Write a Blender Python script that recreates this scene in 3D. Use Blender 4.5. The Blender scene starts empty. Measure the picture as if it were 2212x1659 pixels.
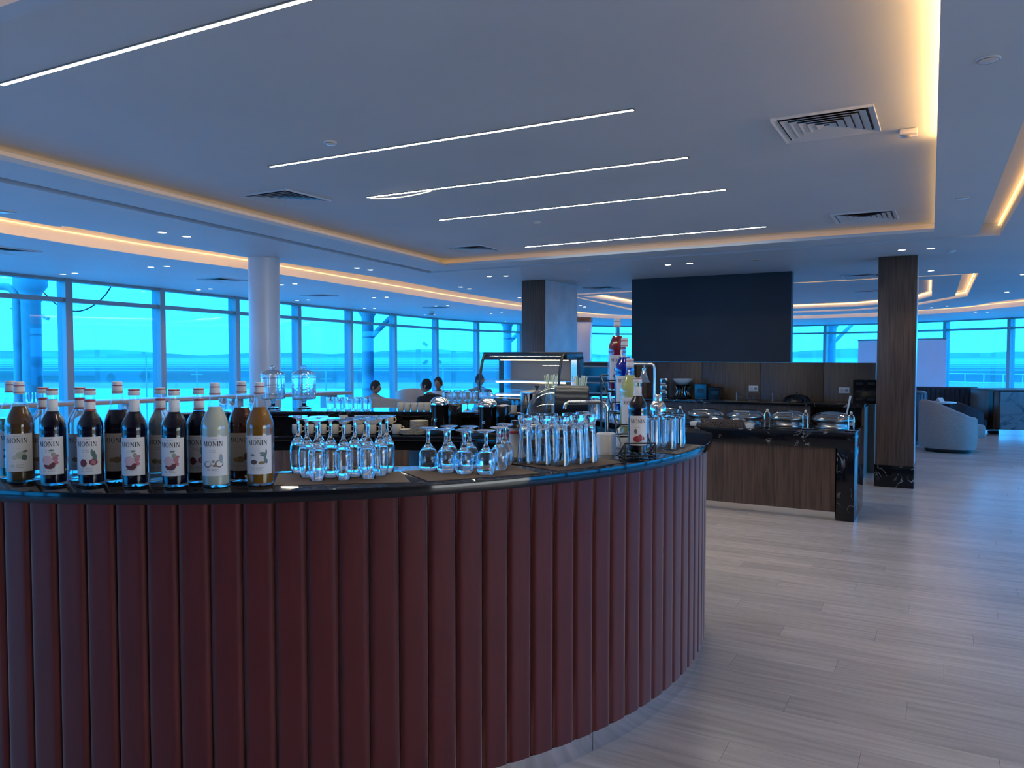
import bpy, bmesh, math, random
from math import sin, cos, pi, radians, atan2, hypot, sqrt
from mathutils import Vector, Matrix
from mathutils.geometry import tessellate_polygon

# ------------------------------------------------------------------ camera, sky, sun, exposure
scene = bpy.context.scene
COL = scene.collection
random.seed(7)
FPX, EYE = 1661.0, 1.5                      # focal length in pixels of the 2212 x 1659 frame, eye height
PITCH = math.atan(62.5 / FPX)
cam = bpy.data.cameras.new('camera'); camo = bpy.data.objects.new('camera', cam); COL.objects.link(camo)
cam.sensor_width = 36.0; cam.lens = FPX / 2212 * 36; cam.clip_start = 0.05; cam.clip_end = 9000
camo.location = (0, 0, EYE); camo.rotation_euler = (pi / 2 - PITCH, 0, 0)
scene.camera = camo
SKY = 8.2
w = bpy.data.worlds.new('sky'); scene.world = w; w.use_nodes = True
bg = w.node_tree.nodes['Background']; bg.inputs[0].default_value = (0.90, 0.97, 1.0, 1); bg.inputs[1].default_value = SKY
sun = bpy.data.lights.new('sun', 'SUN'); sun.energy = 0.6; sun.angle = 0.02; sun.color = (1, .97, .92)
suno = bpy.data.objects.new('sun', sun); COL.objects.link(suno); suno.rotation_euler = (radians(28), radians(-12), 0)
vs = scene.view_settings; vs.view_transform = 'Standard'; vs.look = 'None'; vs.gamma = 1; vs.exposure = 0.0
try: vs.use_curve_mapping = False
except Exception: pass
cy = scene.cycles
cy.max_bounces = 16; cy.diffuse_bounces = 5; cy.glossy_bounces = 6; cy.transmission_bounces = 16; cy.transparent_max_bounces = 24
cy.sample_clamp_indirect = 4.0; cy.caustics_reflective = False; cy.caustics_refractive = False

def at(u, v, z):
    """point of the horizontal plane at height z that the photograph shows at (u, v)"""
    c, s = cos(PITCH), sin(PITCH); a = (u - 1106) / FPX; b = -(v - 829.5) / FPX
    t = (z - EYE) / (b * c - s)
    return Vector((a * t, (c + b * s) * t, z))
def deep(u, y, z=0.0):
    """point at distance y ahead in the direction of picture column u"""
    return Vector(((u - 1106) / FPX * y, y, z))
def up(v, y):
    """height seen at picture row v at distance y"""
    return EYE - (v - 767) * y / FPX

# ------------------------------------------------------------------ mesh helpers
class MB:
    def __init__(s): s.v = []; s.f = []
    def add(s, vs, fs):
        o = len(s.v); s.v += [tuple(p) for p in vs]; s.f += [tuple(i + o for i in f) for f in fs]; return s
    def box(s, c, d, rz=0.0, ry=0.0, rx=0.0):
        M = Matrix.Rotation(rz, 3, 'Z') @ Matrix.Rotation(ry, 3, 'Y') @ Matrix.Rotation(rx, 3, 'X'); c = Vector(c)
        P = [c + M @ Vector((x * d[0] / 2, y * d[1] / 2, z * d[2] / 2)) for z in (-1, 1) for y in (-1, 1) for x in (-1, 1)]
        return s.add(P, [(0, 2, 3, 1), (4, 5, 7, 6), (0, 1, 5, 4), (1, 3, 7, 5), (3, 2, 6, 7), (2, 0, 4, 6)])
    def lathe(s, prof, seg=24, c=(0, 0, 0), a0=0.0, a1=2 * pi):
        full = abs(a1 - a0 - 2 * pi) < 1e-6; n = seg if full else seg + 1; o = []; vs = []; fs = []
        for r, z in prof:
            if r < 1e-6: o.append([len(vs)] * n); vs.append((c[0], c[1], c[2] + z))
            else:
                o.append(list(range(len(vs), len(vs) + n)))
                for k in range(n):
                    a = a0 + (a1 - a0) * k / seg; vs.append((c[0] + r * cos(a), c[1] + r * sin(a), c[2] + z))
        for i in range(len(prof) - 1):
            for k in range(seg):
                k2 = (k + 1) % n if full else k + 1
                q = [o[i][k], o[i][k2], o[i + 1][k2], o[i + 1][k]]; q2 = []
                for x in q:
                    if x not in q2: q2.append(x)
                if len(q2) > 2: fs.append(tuple(q2))
        return s.add(vs, fs)
    def tube(s, pts, r, seg=8, closed=False, caps=True):
        P = [Vector(p) for p in pts]; n = len(P); vs = []; fs = []; up0 = None
        for i in range(n):
            if closed: t = P[(i + 1) % n] - P[i - 1]
            else: t = P[min(i + 1, n - 1)] - P[max(i - 1, 0)]
            t.normalize()
            if up0 is None:
                up0 = Vector((0, 0, 1)) if abs(t.z) < .9 else Vector((1, 0, 0))
            b = t.cross(up0)
            if b.length < 1e-5: b = t.cross(Vector((0, 1, .1)))
            b.normalize(); nn = b.cross(t); up0 = nn
            rr = r[i] if isinstance(r, (list, tuple)) else r
            for k in range(seg):
                a = 2 * pi * k / seg; vs.append(P[i] + (b * cos(a) + nn * sin(a)) * rr)
        for i in range(n if closed else n - 1):
            j = (i + 1) % n
            for k in range(seg): fs.append((i * seg + k, i * seg + (k + 1) % seg, j * seg + (k + 1) % seg, j * seg + k))
        if caps and not closed: fs.append(tuple(range(seg))[::-1]); fs.append(tuple((n - 1) * seg + k for k in range(seg)))
        return s.add(vs, fs)
    def flat(s, outer, holes, z, flip=False):
        loops = [[Vector((p[0], p[1], 0)) for p in L] for L in [outer] + list(holes)]
        vs = [(p.x, p.y, z) for L in loops for p in L]; fs = []
        for t in tessellate_polygon(loops):
            a, b, c = [Vector(vs[i]) for i in t]
            nz = (b - a).cross(c - a).z
            if (nz > 0) == flip: t = (t[0], t[2], t[1])
            fs.append(tuple(t))
        return s.add(vs, fs)
    def wall(s, loop, z0, z1, closed=True):
        n = len(loop); vs = [(p[0], p[1], z0) for p in loop] + [(p[0], p[1], z1) for p in loop]
        return s.add(vs, [(i, (i + 1) % n, n + (i + 1) % n, n + i) for i in range(n if closed else n - 1)])
    def prism(s, outer, z0, z1, holes=()):
        s.flat(outer, holes, z0, True); s.flat(outer, holes, z1)
        for L in [outer] + list(holes): s.wall(L, z0, z1)
        return s
    def ext(s, poly, axis, d0, d1):
        """extrude a 2d polygon along x or y; the polygon lies in the other axis and z"""
        n = len(poly); mk = (lambda p, d: (d, p[0], p[1])) if axis == 'x' else (lambda p, d: (p[0], d, p[1]))
        vs = [mk(p, d0) for p in poly] + [mk(p, d1) for p in poly]
        tri = tessellate_polygon([[Vector((p[0], p[1], 0)) for p in poly]])
        return s.add(vs, [(i, (i + 1) % n, n + (i + 1) % n, n + i) for i in range(n)] + [tuple(t) for t in tri] + [tuple(i + n for i in t) for t in tri])
    def grid(s, fn, nu, nv, wrap=False):
        vs = [fn(i / (nu if wrap else nu), j / nv) for j in range(nv + 1) for i in range(nu if wrap else nu + 1)]
        m = nu if wrap else nu + 1
        return s.add(vs, [(j * m + i, j * m + (i + 1) % m, (j + 1) * m + (i + 1) % m, (j + 1) * m + i) for j in range(nv) for i in range(nu)])
    def mesh(s, name, smooth=False, ang=40, bevel=0.0, seg=2, weld=True):
        me = bpy.data.meshes.new(name); me.from_pydata(s.v, [], s.f); me.validate(verbose=False)
        bm = bmesh.new(); bm.from_mesh(me)
        if weld: bmesh.ops.remove_doubles(bm, verts=bm.verts, dist=1e-6)
        if bevel > 0:
            bmesh.ops.bevel(bm, geom=[e for e in bm.edges if e.is_manifold and e.calc_face_angle(0) > .5], offset=bevel, segments=seg, affect='EDGES', profile=.5, clamp_overlap=True)
        bmesh.ops.recalc_face_normals(bm, faces=bm.faces)
        bm.to_mesh(me); bm.free()
        if smooth or bevel > 0:
            me.shade_smooth(); me.set_sharp_from_angle(angle=radians(ang))
        return me
    def build(s, name, mat, parent=None, smooth=False, ang=40, bevel=0.0, seg=2, label=None):
        return put(name, s.mesh(name, smooth, ang, bevel, seg), mat, parent, label)

def put(name, me, mat, parent=None, label=None, loc=None, rz=0.0):
    if mat is not None and not me.materials: me.materials.append(mat)
    o = bpy.data.objects.new(name, me); COL.objects.link(o)
    if parent is not None: o.parent = parent
    if loc is not None: o.location = loc
    if rz: o.rotation_euler = (0, 0, rz)
    if label: o['label'] = label
    return o
def thing(name, label, cat, loc=(0, 0, 0), rz=0.0, group=None):
    o = bpy.data.objects.new(name, None); COL.objects.link(o); o.empty_display_size = .1
    o.location = loc; o.rotation_euler = (0, 0, rz); return tag(o, label, cat, group)
def tag(o, label, cat, group=None):
    o['label'] = label; o['category'] = cat
    if group: o['group'] = group
    return o
def struct(o): o['kind'] = 'structure'; return o
def copy_tree(o, parent=None):
    c = o.copy(); COL.objects.link(c); c.parent = parent
    for ch in list(o.children): copy_tree(ch, c)
    return c
def spread(proto, spots, labels, group=None):
    """place the first thing and copies of it at (location, turn) spots"""
    out = []
    for i, (loc, rz) in enumerate(spots):
        o = proto if i == 0 else copy_tree(proto)
        o.location = loc; o.rotation_euler = (0, 0, rz); o['label'] = labels[i]
        if group: o['group'] = group
        out.append(o)
    return out
ORD = ['first', 'second', 'third', 'fourth', 'fifth', 'sixth', 'seventh', 'eighth', 'ninth', 'tenth', 'eleventh', 'twelfth', 'thirteenth', 'fourteenth', 'fifteenth', 'sixteenth', 'seventeenth', 'eighteenth', 'nineteenth', 'twentieth']
def nth(i, n):
    if i == 0: return 'leftmost'
    if i == n - 1: return 'rightmost'
    if i == n - 2 and n > 4: return 'second from right'
    if i == n - 3 and n > 6: return 'third from right'
    return ORD[i] + ' from left'
def face_cam(p): return -atan2(p[0], p[1])
RA = radians(-29.5)                         # the room's own axes: A runs right and nearer, B right and farther
AX = Vector((cos(RA), sin(RA), 0)); BX = Vector((-sin(RA), cos(RA), 0))

# ------------------------------------------------------------------ materials
def base_mat(name, color=(.8, .8, .8), rough=.5, metal=0.0, **kw):
    m = bpy.data.materials.new(name); m.use_nodes = True; b = m.node_tree.nodes['Principled BSDF']
    b.inputs['Base Color'].default_value = (*color, 1); b.inputs['Roughness'].default_value = rough; b.inputs['Metallic'].default_value = metal
    for k, v in kw.items():
        b.inputs[k.replace('_', ' ')].default_value = (*v, 1) if isinstance(v, tuple) else v
    return m
def nodes(m): return m.node_tree, m.node_tree.nodes, m.node_tree.links
def grain(m, c1, c2, scale=(1, 1, 1), nscale=5.0, detail=4, coord='Object', bump=0.0, ramp=(.35, .65), rand=0.0, rough=None, dist=0.0):
    """two-tone noise stretched along an axis, with optional per-object tone and bump"""
    t, n, l = nodes(m); b = n['Principled BSDF']
    tc = n.new('ShaderNodeTexCoord'); mp = n.new('ShaderNodeMapping'); mp.inputs['Scale'].default_value = scale
    no = n.new('ShaderNodeTexNoise'); no.inputs['Scale'].default_value = nscale; no.inputs['Detail'].default_value = detail; no.inputs['Distortion'].default_value = dist
    cr = n.new('ShaderNodeValToRGB'); cr.color_ramp.elements[0].position, cr.color_ramp.elements[1].position = ramp
    cr.color_ramp.elements[0].color = (*c1, 1); cr.color_ramp.elements[1].color = (*c2, 1)
    src = tc.outputs[coord]
    if rand:
        oi = n.new('ShaderNodeObjectInfo'); va = n.new('ShaderNodeVectorMath'); va.operation = 'SCALE'; va.inputs['Scale'].default_value = 37.0
        cx = n.new('ShaderNodeCombineXYZ'); l.new(oi.outputs['Random'], cx.inputs[0]); l.new(oi.outputs['Random'], cx.inputs[1]); l.new(cx.outputs[0], va.inputs[0])
        ad = n.new('ShaderNodeVectorMath'); ad.operation = 'ADD'; l.new(src, ad.inputs[0]); l.new(va.outputs[0], ad.inputs[1]); src = ad.outputs[0]
    l.new(src, mp.inputs[0]); l.new(mp.outputs[0], no.inputs['Vector']); l.new(no.outputs['Fac'], cr.inputs[0])
    out = cr.outputs[0]
    if rand:
        mr = n.new('ShaderNodeMapRange'); mr.inputs[3].default_value = 1 - rand; mr.inputs[4].default_value = 1 + rand; l.new(oi.outputs['Random'], mr.inputs[0])
        hs = n.new('ShaderNodeHueSaturation'); l.new(mr.outputs[0], hs.inputs['Value']); l.new(out, hs.inputs['Color']); out = hs.outputs[0]
    l.new(out, b.inputs['Base Color'])
    if bump:
        bp = n.new('ShaderNodeBump'); bp.inputs['Strength'].default_value = bump; bp.inputs['Distance'].default_value = .002
        l.new(no.outputs['Fac'], bp.inputs['Height']); l.new(bp.outputs[0], b.inputs['Normal'])
    return m
def emit(name, color, strength):
    m = bpy.data.materials.new(name); m.use_nodes = True; t, n, l = nodes(m); n.remove(n['Principled BSDF'])
    e = n.new('ShaderNodeEmission'); e.inputs[0].default_value = (*color, 1); e.inputs[1].default_value = strength
    l.new(e.outputs[0], n['Material Output'].inputs[0]); return m
def thin_glass(name, tint=(.95, .97, .98), gloss=.10, edge=.55):
    m = bpy.data.materials.new(name); m.use_nodes = True; t, n, l = nodes(m); n.remove(n['Principled BSDF'])
    tr = n.new('ShaderNodeBsdfTransparent'); tr.inputs[0].default_value = (*tint, 1)
    gl = n.new('ShaderNodeBsdfGlossy'); gl.inputs['Roughness'].default_value = .02
    lw = n.new('ShaderNodeLayerWeight'); lw.inputs[0].default_value = .35
    mr = n.new('ShaderNodeMapRange'); mr.inputs[3].default_value = gloss * .4; mr.inputs[4].default_value = edge
    mx = n.new('ShaderNodeMixShader'); l.new(lw.outputs['Facing'], mr.inputs[0]); l.new(mr.outputs[0], mx.inputs[0])
    l.new(tr.outputs[0], mx.inputs[1]); l.new(gl.outputs[0], mx.inputs[2]); l.new(mx.outputs[0], n['Material Output'].inputs[0]); return m
def marble(name, basec, vein, scale=3.0, rough=.08, width=.012, rarity=.55):
    m = base_mat(name, basec, rough); t, n, l = nodes(m); b = n['Principled BSDF']
    tc = n.new('ShaderNodeTexCoord'); no = n.new('ShaderNodeTexNoise'); no.inputs['Scale'].default_value = scale; no.inputs['Detail'].default_value = 6; no.inputs['Distortion'].default_value = 1.6
    l.new(tc.outputs['Object'], no.inputs['Vector'])
    sb = n.new('ShaderNodeMath'); sb.operation = 'SUBTRACT'; sb.inputs[1].default_value = .5; ab = n.new('ShaderNodeMath'); ab.operation = 'ABSOLUTE'
    l.new(no.outputs['Fac'], sb.inputs[0]); l.new(sb.outputs[0], ab.inputs[0])
    r1 = n.new('ShaderNodeMapRange'); r1.inputs[1].default_value = 0; r1.inputs[2].default_value = width; r1.inputs[3].default_value = 1; r1.inputs[4].default_value = 0; l.new(ab.outputs[0], r1.inputs[0])
    n2 = n.new('ShaderNodeTexNoise'); n2.inputs['Scale'].default_value = scale * 1.3; l.new(tc.outputs['Object'], n2.inputs['Vector'])
    r2 = n.new('ShaderNodeMapRange'); r2.inputs[1].default_value = rarity; r2.inputs[2].default_value = rarity + .12; l.new(n2.outputs['Fac'], r2.inputs[0])
    mu = n.new('ShaderNodeMath'); mu.operation = 'MULTIPLY'; l.new(r1.outputs[0], mu.inputs[0]); l.new(r2.outputs[0], mu.inputs[1])
    b.inputs['Specular IOR Level'].default_value = .38
    mx = n.new('ShaderNodeMix'); mx.data_type = 'RGBA'; mx.inputs['A'].default_value = (*basec, 1); mx.inputs['B'].default_value = (*vein, 1)
    l.new(mu.outputs[0], mx.inputs['Factor']); l.new(mx.outputs['Result'], b.inputs['Base Color']); return m

M = {}
M['ceil'] = grain(base_mat('ceiling_paint', rough=.75), (.54, .60, .655), (.57, .63, .685), nscale=1.2)
M['soffit'] = grain(base_mat('soffit_paint', rough=.6), (.55, .62, .685), (.58, .65, .715), nscale=1.0)
M['plank'] = grain(base_mat('plank_vinyl', rough=.26), (.51, .44, .40), (.71, .62, .565), scale=(1.2, 16, 1), nscale=2.0, detail=6, bump=.05, rand=.09, dist=.4, ramp=(.3, .7))
M['subfloor'] = grain(base_mat('floor_vinyl', rough=.4), (.40, .34, .30), (.55, .48, .43), scale=(.6, 7, 1), nscale=1.5, detail=5)
M['wood'] = grain(base_mat('dark_walnut_veneer', rough=.42), (.045, .026, .018), (.13, .078, .052), scale=(26, 26, 1.1), nscale=2.2, detail=6, bump=.06, ramp=(.3, .72))
M['wood_dark'] = grain(base_mat('dark_cabinet_veneer', rough=.45), (.03, .018, .013), (.075, .045, .033), scale=(20, 20, 1.2), nscale=2.2, detail=5)
M['upholstery'] = grain(base_mat('maroon_upholstery', rough=.56, Sheen_Weight=.85, Sheen_Roughness=.38, Specular_IOR_Level=.26), (.078, .009, .009), (.098, .013, .013), scale=(8, 8, 1), nscale=3, detail=5, bump=.05)
M['bar_stone'] = marble('black_polished_stone', (.006, .007, .011), (.12, .13, .15), 2.5, .06, .01, .58)
M['marble'] = marble('black_veined_marble', (.006, .0065, .009), (.40, .40, .42), 3.0, .09, .016, .47)
M['steel'] = base_mat('brushed_steel', (.62, .62, .62), .28, 1.0)
M['plinth'] = base_mat('plinth_steel', (.82, .82, .82), .14, 1.0)
M['chrome'] = base_mat('chrome', (.82, .82, .82), .07, 1.0)
M['black'] = base_mat('black_plastic', (.008, .008, .009), .28)
M['black_gloss'] = base_mat('black_gloss', (.006, .006, .007), .08)
M['black_wire'] = base_mat('black_wire', (.006, .006, .007), .35)
M['navy_panel'] = grain(base_mat('blue_black_panel', rough=.55), (.010, .014, .024), (.013, .018, .030), nscale=2)
M['white'] = base_mat('white_china', (.72, .70, .68), .18)
M['cream'] = base_mat('cream_china', (.62, .57, .50), .25)
M['white_paint'] = grain(base_mat('white_column_paint', rough=.28), (.58, .58, .60), (.63, .63, .65), nscale=2)
M['frame'] = base_mat('aluminium_frame', (.30, .30, .31), .42, .35)
M['crystal'] = base_mat('clear_glass', (.97, .985, 1.0), .0, Transmission_Weight=1.0, IOR=1.5)
M['thin'] = thin_glass('thin_glass')
M['jar_glass'] = thin_glass('pressed_glass', (.90, .94, .96), .55, .9)
M['bottle_glass'] = thin_glass('bottle_glass', (.96, .98, .98), .06, .42)
TINT = (.012, .33, .92)
M['pane'] = thin_glass('blue_tinted_pane', tuple(sqrt(c) for c in TINT), .06, .28)
M['acrylic'] = thin_glass('smoked_acrylic', (.72, .80, .86), .25, .7)
M['mat'] = grain(base_mat('brown_woven_mat', rough=.8), (.072, .052, .045), (.105, .080, .070), scale=(60, 60, 60), nscale=6, bump=.1)
M['mat_grey'] = grain(base_mat('grey_woven_mat', rough=.8), (.09, .085, .08), (.13, .12, .115), scale=(60, 60, 60), nscale=6, bump=.1)
M['mat_pale'] = base_mat('pale_mat_stripe', (.30, .29, .28), .8)
M['label'] = base_mat('label_paper', (.70, .67, .66), .6)
M['ink'] = base_mat('label_ink', (.012, .012, .016), .6)
M['ink_grey'] = base_mat('label_small_print', (.36, .34, .34), .6)
M['red'] = base_mat('cap_red', (.33, .035, .04), .45)
M['cap'] = base_mat('cap_white', (.66, .62, .60), .4)
M['grey_fabric'] = grain(base_mat('grey_beige_fabric', rough=.85, Sheen_Weight=.2), (.30, .28, .26), (.35, .33, .31), nscale=60)
M['beige_leather'] = grain(base_mat('beige_leather', rough=.5), (.40, .37, .33), (.45, .42, .38), nscale=30)
M['navy_fabric'] = grain(base_mat('navy_velvet', rough=.7, Sheen_Weight=.5), (.016, .020, .034), (.024, .030, .048), nscale=40)
M['dark_fabric'] = grain(base_mat('charcoal_fabric', rough=.8), (.02, .025, .035), (.03, .036, .05), nscale=40)
WARM = (1.0, .52, .17)
M['cove_paint'] = grain(base_mat('cove_paint', rough=.7), (.74, .71, .66), (.78, .75, .70), nscale=1.5)
M['led'] = emit('white_led_strip', (1.0, .88, .66), 120)
M['led_soft'] = emit('sagging_led_tape', (1.0, .88, .66), 3)
M['cove_led'] = emit('warm_cove_led', WARM, 30)
M['cove_line'] = emit('warm_led_line', (1.0, .70, .36), 1.6)
M['outline_led'] = emit('warm_outline_led', WARM, 7)
M['side_led'] = emit('warm_side_led', WARM, 2)
M['groove_led'] = emit('warm_groove_led', WARM, 4)
M['tray_led'] = emit('warm_tray_led', WARM, 80)
M['spot_glow'] = emit('downlight_lens', (1.0, .93, .80), 14)
M['case_led'] = emit('display_case_led', (1.0, .80, .52), 6)
# ------------------------------------------------------------------ the room shell
ZS, ZT, ZO, ZC = 2.61, 2.705, 2.56, 2.80     # soffit, tray ceiling, window-side ceiling, cove top
BC = Vector((-1.083, 4.496, 0)); BR = 2.151; BH = 1.088   # the round bar: centre, upholstery radius, height

def isect(p, q, r, s):
    d1 = q - p; d2 = s - r; den = d1.x * d2.y - d1.y * d2.x; t = ((r.x - p.x) * d2.y - (r.y - p.y) * d2.x) / den
    return Vector((p.x + d1.x * t, p.y + d1.y * t, p.z))
def offset(poly, ds):
    """push each edge of a counter-clockwise polygon outwards by its own distance"""
    n = len(poly); L = []
    for i in range(n):
        a, b = Vector(poly[i]), Vector(poly[(i + 1) % n]); t = (b - a).normalized(); no = Vector((t.y, -t.x, 0)) * ds[i]; L.append((a + no, b + no))
    return [isect(L[i - 1][0], L[i - 1][1], L[i][0], L[i][1]) for i in range(n)]
def smooth(pts, k=5):
    P = [Vector(p) for p in pts]; out = []
    for i in range(len(P) - 1):
        p0, p1, p2, p3 = P[max(i - 1, 0)], P[i], P[i + 1], P[min(i + 2, len(P) - 1)]
        for j in range(k):
            t = j / k; out.append(.5 * ((2 * p1) + (p2 - p0) * t + (2 * p0 - 5 * p1 + 4 * p2 - p3) * t * t + (3 * p1 - p0 - 3 * p2 + p3) * t ** 3))
    return out + [P[-1]]
def strip_along(mb, path, w, z0, z1, inward=0.0, closed=False):
    n = len(path)
    for i in range(n if closed else n - 1):
        a, b = Vector(path[i]), Vector(path[(i + 1) % n]); t = (b - a).normalized(); no = Vector((-t.y, t.x, 0)) * (inward + w / 2)
        m = (a + b) / 2 + no; mb.box((m.x, m.y, (z0 + z1) / 2), ((b - a).length + .004, w, z1 - z0), atan2(t.y, t.x))

# facade: one vertex per mullion, from behind the camera on the left round the far end to the right
fv = [(139, 602.3), (342, 623), (505, 641), (640, 656), (753, 667.5), (849, 678), (940, 687), (1029, 693.8), (1122, 698.5), (1228, 702), (1334, 704), (1450, 704.8), (1562, 704.8), (1674, 704), (1784, 701.5), (1920, 697.8), (2045, 692.5), (2185, 686)]
FAC = [at(u, v, ZO) for u, v in fv]
d0 = (FAC[0] - FAC[1]).normalized(); L0 = []
for k in range(1, 12):
    ang = radians(1.2 * k); dd = Vector((d0.x * cos(ang) - d0.y * sin(ang), d0.x * sin(ang) + d0.y * cos(ang), 0)); L0.append((L0[-1] if L0 else FAC[0]) + dd * 1.75)
FAC = L0[::-1] + FAC; NLEFT = len(L0)
p, dd = FAC[-1], (FAC[-1] - FAC[-2]).normalized()
for k in range(14):
    ang = radians(-9 if k < 4 else -1.5); dd = Vector((dd.x * cos(ang) - dd.y * sin(ang), dd.x * sin(ang) + dd.y * cos(ang), 0)); p = p + dd * 1.75; FAC.append(p)
YB = -7.5
FACP = [Vector((FAC[0].x, YB, 0))] + FAC + [Vector((FAC[-1].x, YB, 0))]
FACP = FACP[::-1]                            # counter-clockwise seen from above

# ---- floor: planks laid along the room's A axis
def room(a, b): return AX * a + BX * b
fl = MB().prism([(q.x, q.y) for q in offset(FACP, [.25] * len(FACP))], -.30, -.006).build('floor', M['subfloor']); struct(fl)
PW, PL = .18, 1.22
def hidden(p):
    d = Vector((p.x, p.y)); c = Vector((BC.x, BC.y)); t = max(0, min(1, c.dot(d) / d.dot(d))); return (d * t - c).length < 2.12 and t < .999
def pix(p):
    c, s = cos(PITCH), sin(PITCH); z = p.z - EYE; d = p.y * c - z * s; return (1106 + FPX * p.x / d, 829.5 - FPX * (z * c + p.y * s) / d, d)
near, far = [], []
for j in range(-70, 170):
    b = j * PW
    for i in range(-16, 18):
        a = (i + (j * .37) % 1) * PL; c = room(a, b)
        if c.y > 1.2:
            best = None
            for da in (-.5, -.25, 0, .25, .5):
                q = room(a + da * PL, b)
                if q.y < .6: continue
                u, v, d = pix(q)
                if -20 < u < 2232 and v < 1680 and not hidden(q) and u > 1130: best = d if best is None else min(best, d)
            if best is not None: near.append((best, a, b)); continue
        if -7 < c.y < 27 and -9 < c.x < 15: far.append((a, b))
near.sort(); far += [(a, b) for _, a, b in near[300:]]
pm = MB().box((0, 0, -.003), (PL - .0012, PW - .0012, .006)).mesh('plank'); pm.materials.append(M['plank'])
for _, a, b in near[:300]:
    c = room(a, b); put('plank', pm, None, fl, loc=(c.x, c.y, 0), rz=RA)
def inside(p, poly):
    r = False
    for i in range(len(poly)):
        a, b = poly[i - 1], poly[i]
        if (a[1] > p[1]) != (b[1] > p[1]) and p[0] < (b[0] - a[0]) * (p[1] - a[1]) / (b[1] - a[1]) + a[0]: r = not r
    return r
mb = MB(); lim = offset(FACP, [-.75] * len(FACP))
for a, b in far:
    c = room(a, b)
    if inside((c.x, c.y), lim): mb.box((a, b, -.003), (PL - .0012, PW - .0012, .006))
o = mb.build('floor_planks', M['plank'], fl); o.rotation_euler = (0, 0, RA); o['kind'] = 'stuff'

# ---- ceiling
cin = [(0, 468), (150, 490), (336, 523), (535, 556), (746, 588), (868, 608), (991, 631), (1127, 654), (1278, 676), (1366, 681), (1540, 684), (1711, 682), (1860, 677), (1974, 671), (2088, 662), (2211, 645)]
cou = [(0, 503), (150, 527), (336, 555), (535, 582), (746, 615), (868, 634), (991, 653), (1127, 671), (1278, 686), (1366, 688.5), (1540, 690), (1711, 688.5), (1860, 685), (1974, 680), (2088, 673), (2211, 661)]
CIN = [at(u, v, ZS) for u, v in cin]; COU = [at(u, v, ZO) for u, v in cou]
CIN = smooth([Vector((-6.3, -6.8, 0)), Vector((-5.6, 1.2, 0))] + CIN + [Vector((10.6, 9, 0)), Vector((9.6, 1, 0)), Vector((9.2, -6.8, 0))], 4)
COU = smooth([Vector((-7.0, -6.8, 0)), Vector((-6.2, 1.4, 0))] + COU + [Vector((11.7, 9, 0)), Vector((10.7, 1, 0)), Vector((10.3, -6.8, 0))], 4)
for P_ in (CIN, COU):
    P_[0].y = P_[-1].y = YB + .1
ccw = lambda L: L[::-1]
R0, R1, F_, L_, N0, N1 = at(2032, 0, ZS), at(2018, 500, ZS), at(960, 575, ZS), at(0, 345, ZS), at(0, 50, ZS), at(150, 0, ZS)
TRAY = [isect(N0, N1, R0, R1), R1, F_, isect(F_, L_, N0, N1)]
GI = offset(TRAY, [.36, .42, .42, .07]); GO = offset(TRAY, [.54, .56, .56, .25])
t2n = [at(1256, 640, ZS), at(2013.6, 604, ZS), at(2013, 640, ZS), at(1974, 651, ZS), at(1850, 662, ZS), at(1711, 667, ZS), at(1540, 666, ZS), at(1366, 659, ZS)]
g2o = [at(1215, 636, ZS), at(2114, 590, ZS), at(2089.5, 640, ZS), at(1974, 661, ZS), at(1850, 671, ZS), at(1711, 676, ZS), at(1540, 676, ZS), at(1366, 671, ZS)]
g2i = [at(1230, 638, ZS), at(2078, 593, ZS), at(2063, 640, ZS), at(1965, 657.5, ZS), at(1850, 667.5, ZS), at(1711, 672.5, ZS), at(1540, 672, ZS), at(1366, 667, ZS)]
soff = MB().flat(ccw(CIN), [GO, g2o], ZS, True).wall(CIN, ZS, ZC + .05, False).wall(GO, ZS, ZS + .12).wall(g2o, ZS, ZS + .12)
ceil = soff.build('ceiling', M['soffit']); struct(ceil)
MB().flat(GI, [TRAY], ZS, True).flat(GI, [TRAY], ZS + .03).wall(TRAY, ZS, ZS + .03).wall(GI, ZS, ZS + .12).build('tray_border', M['soffit'], ceil)
MB().flat(GO, [GI], ZS + .12, True).build('groove_panel', M['cove_paint'], ceil)
TB = offset(TRAY, [.15, .15, .15, .05])
MB().flat(TB, [], ZT, True).build('tray_panel', M['ceil'], ceil)
MB().wall(TB, ZS + .03, ZT).build('tray_upstand', M['cove_paint'], ceil)
MB().flat(g2i, [t2n], ZS, True).wall(t2n, ZS, ZT).wall(g2i, ZS, ZS + .12).build('tray_border', M['soffit'], ceil)
MB().flat(g2o, [g2i], ZS + .12, True).build('groove_panel', M['cove_paint'], ceil)
MB().flat(t2n, [], ZT, True).build('tray_panel', M['ceil'], ceil)
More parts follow.
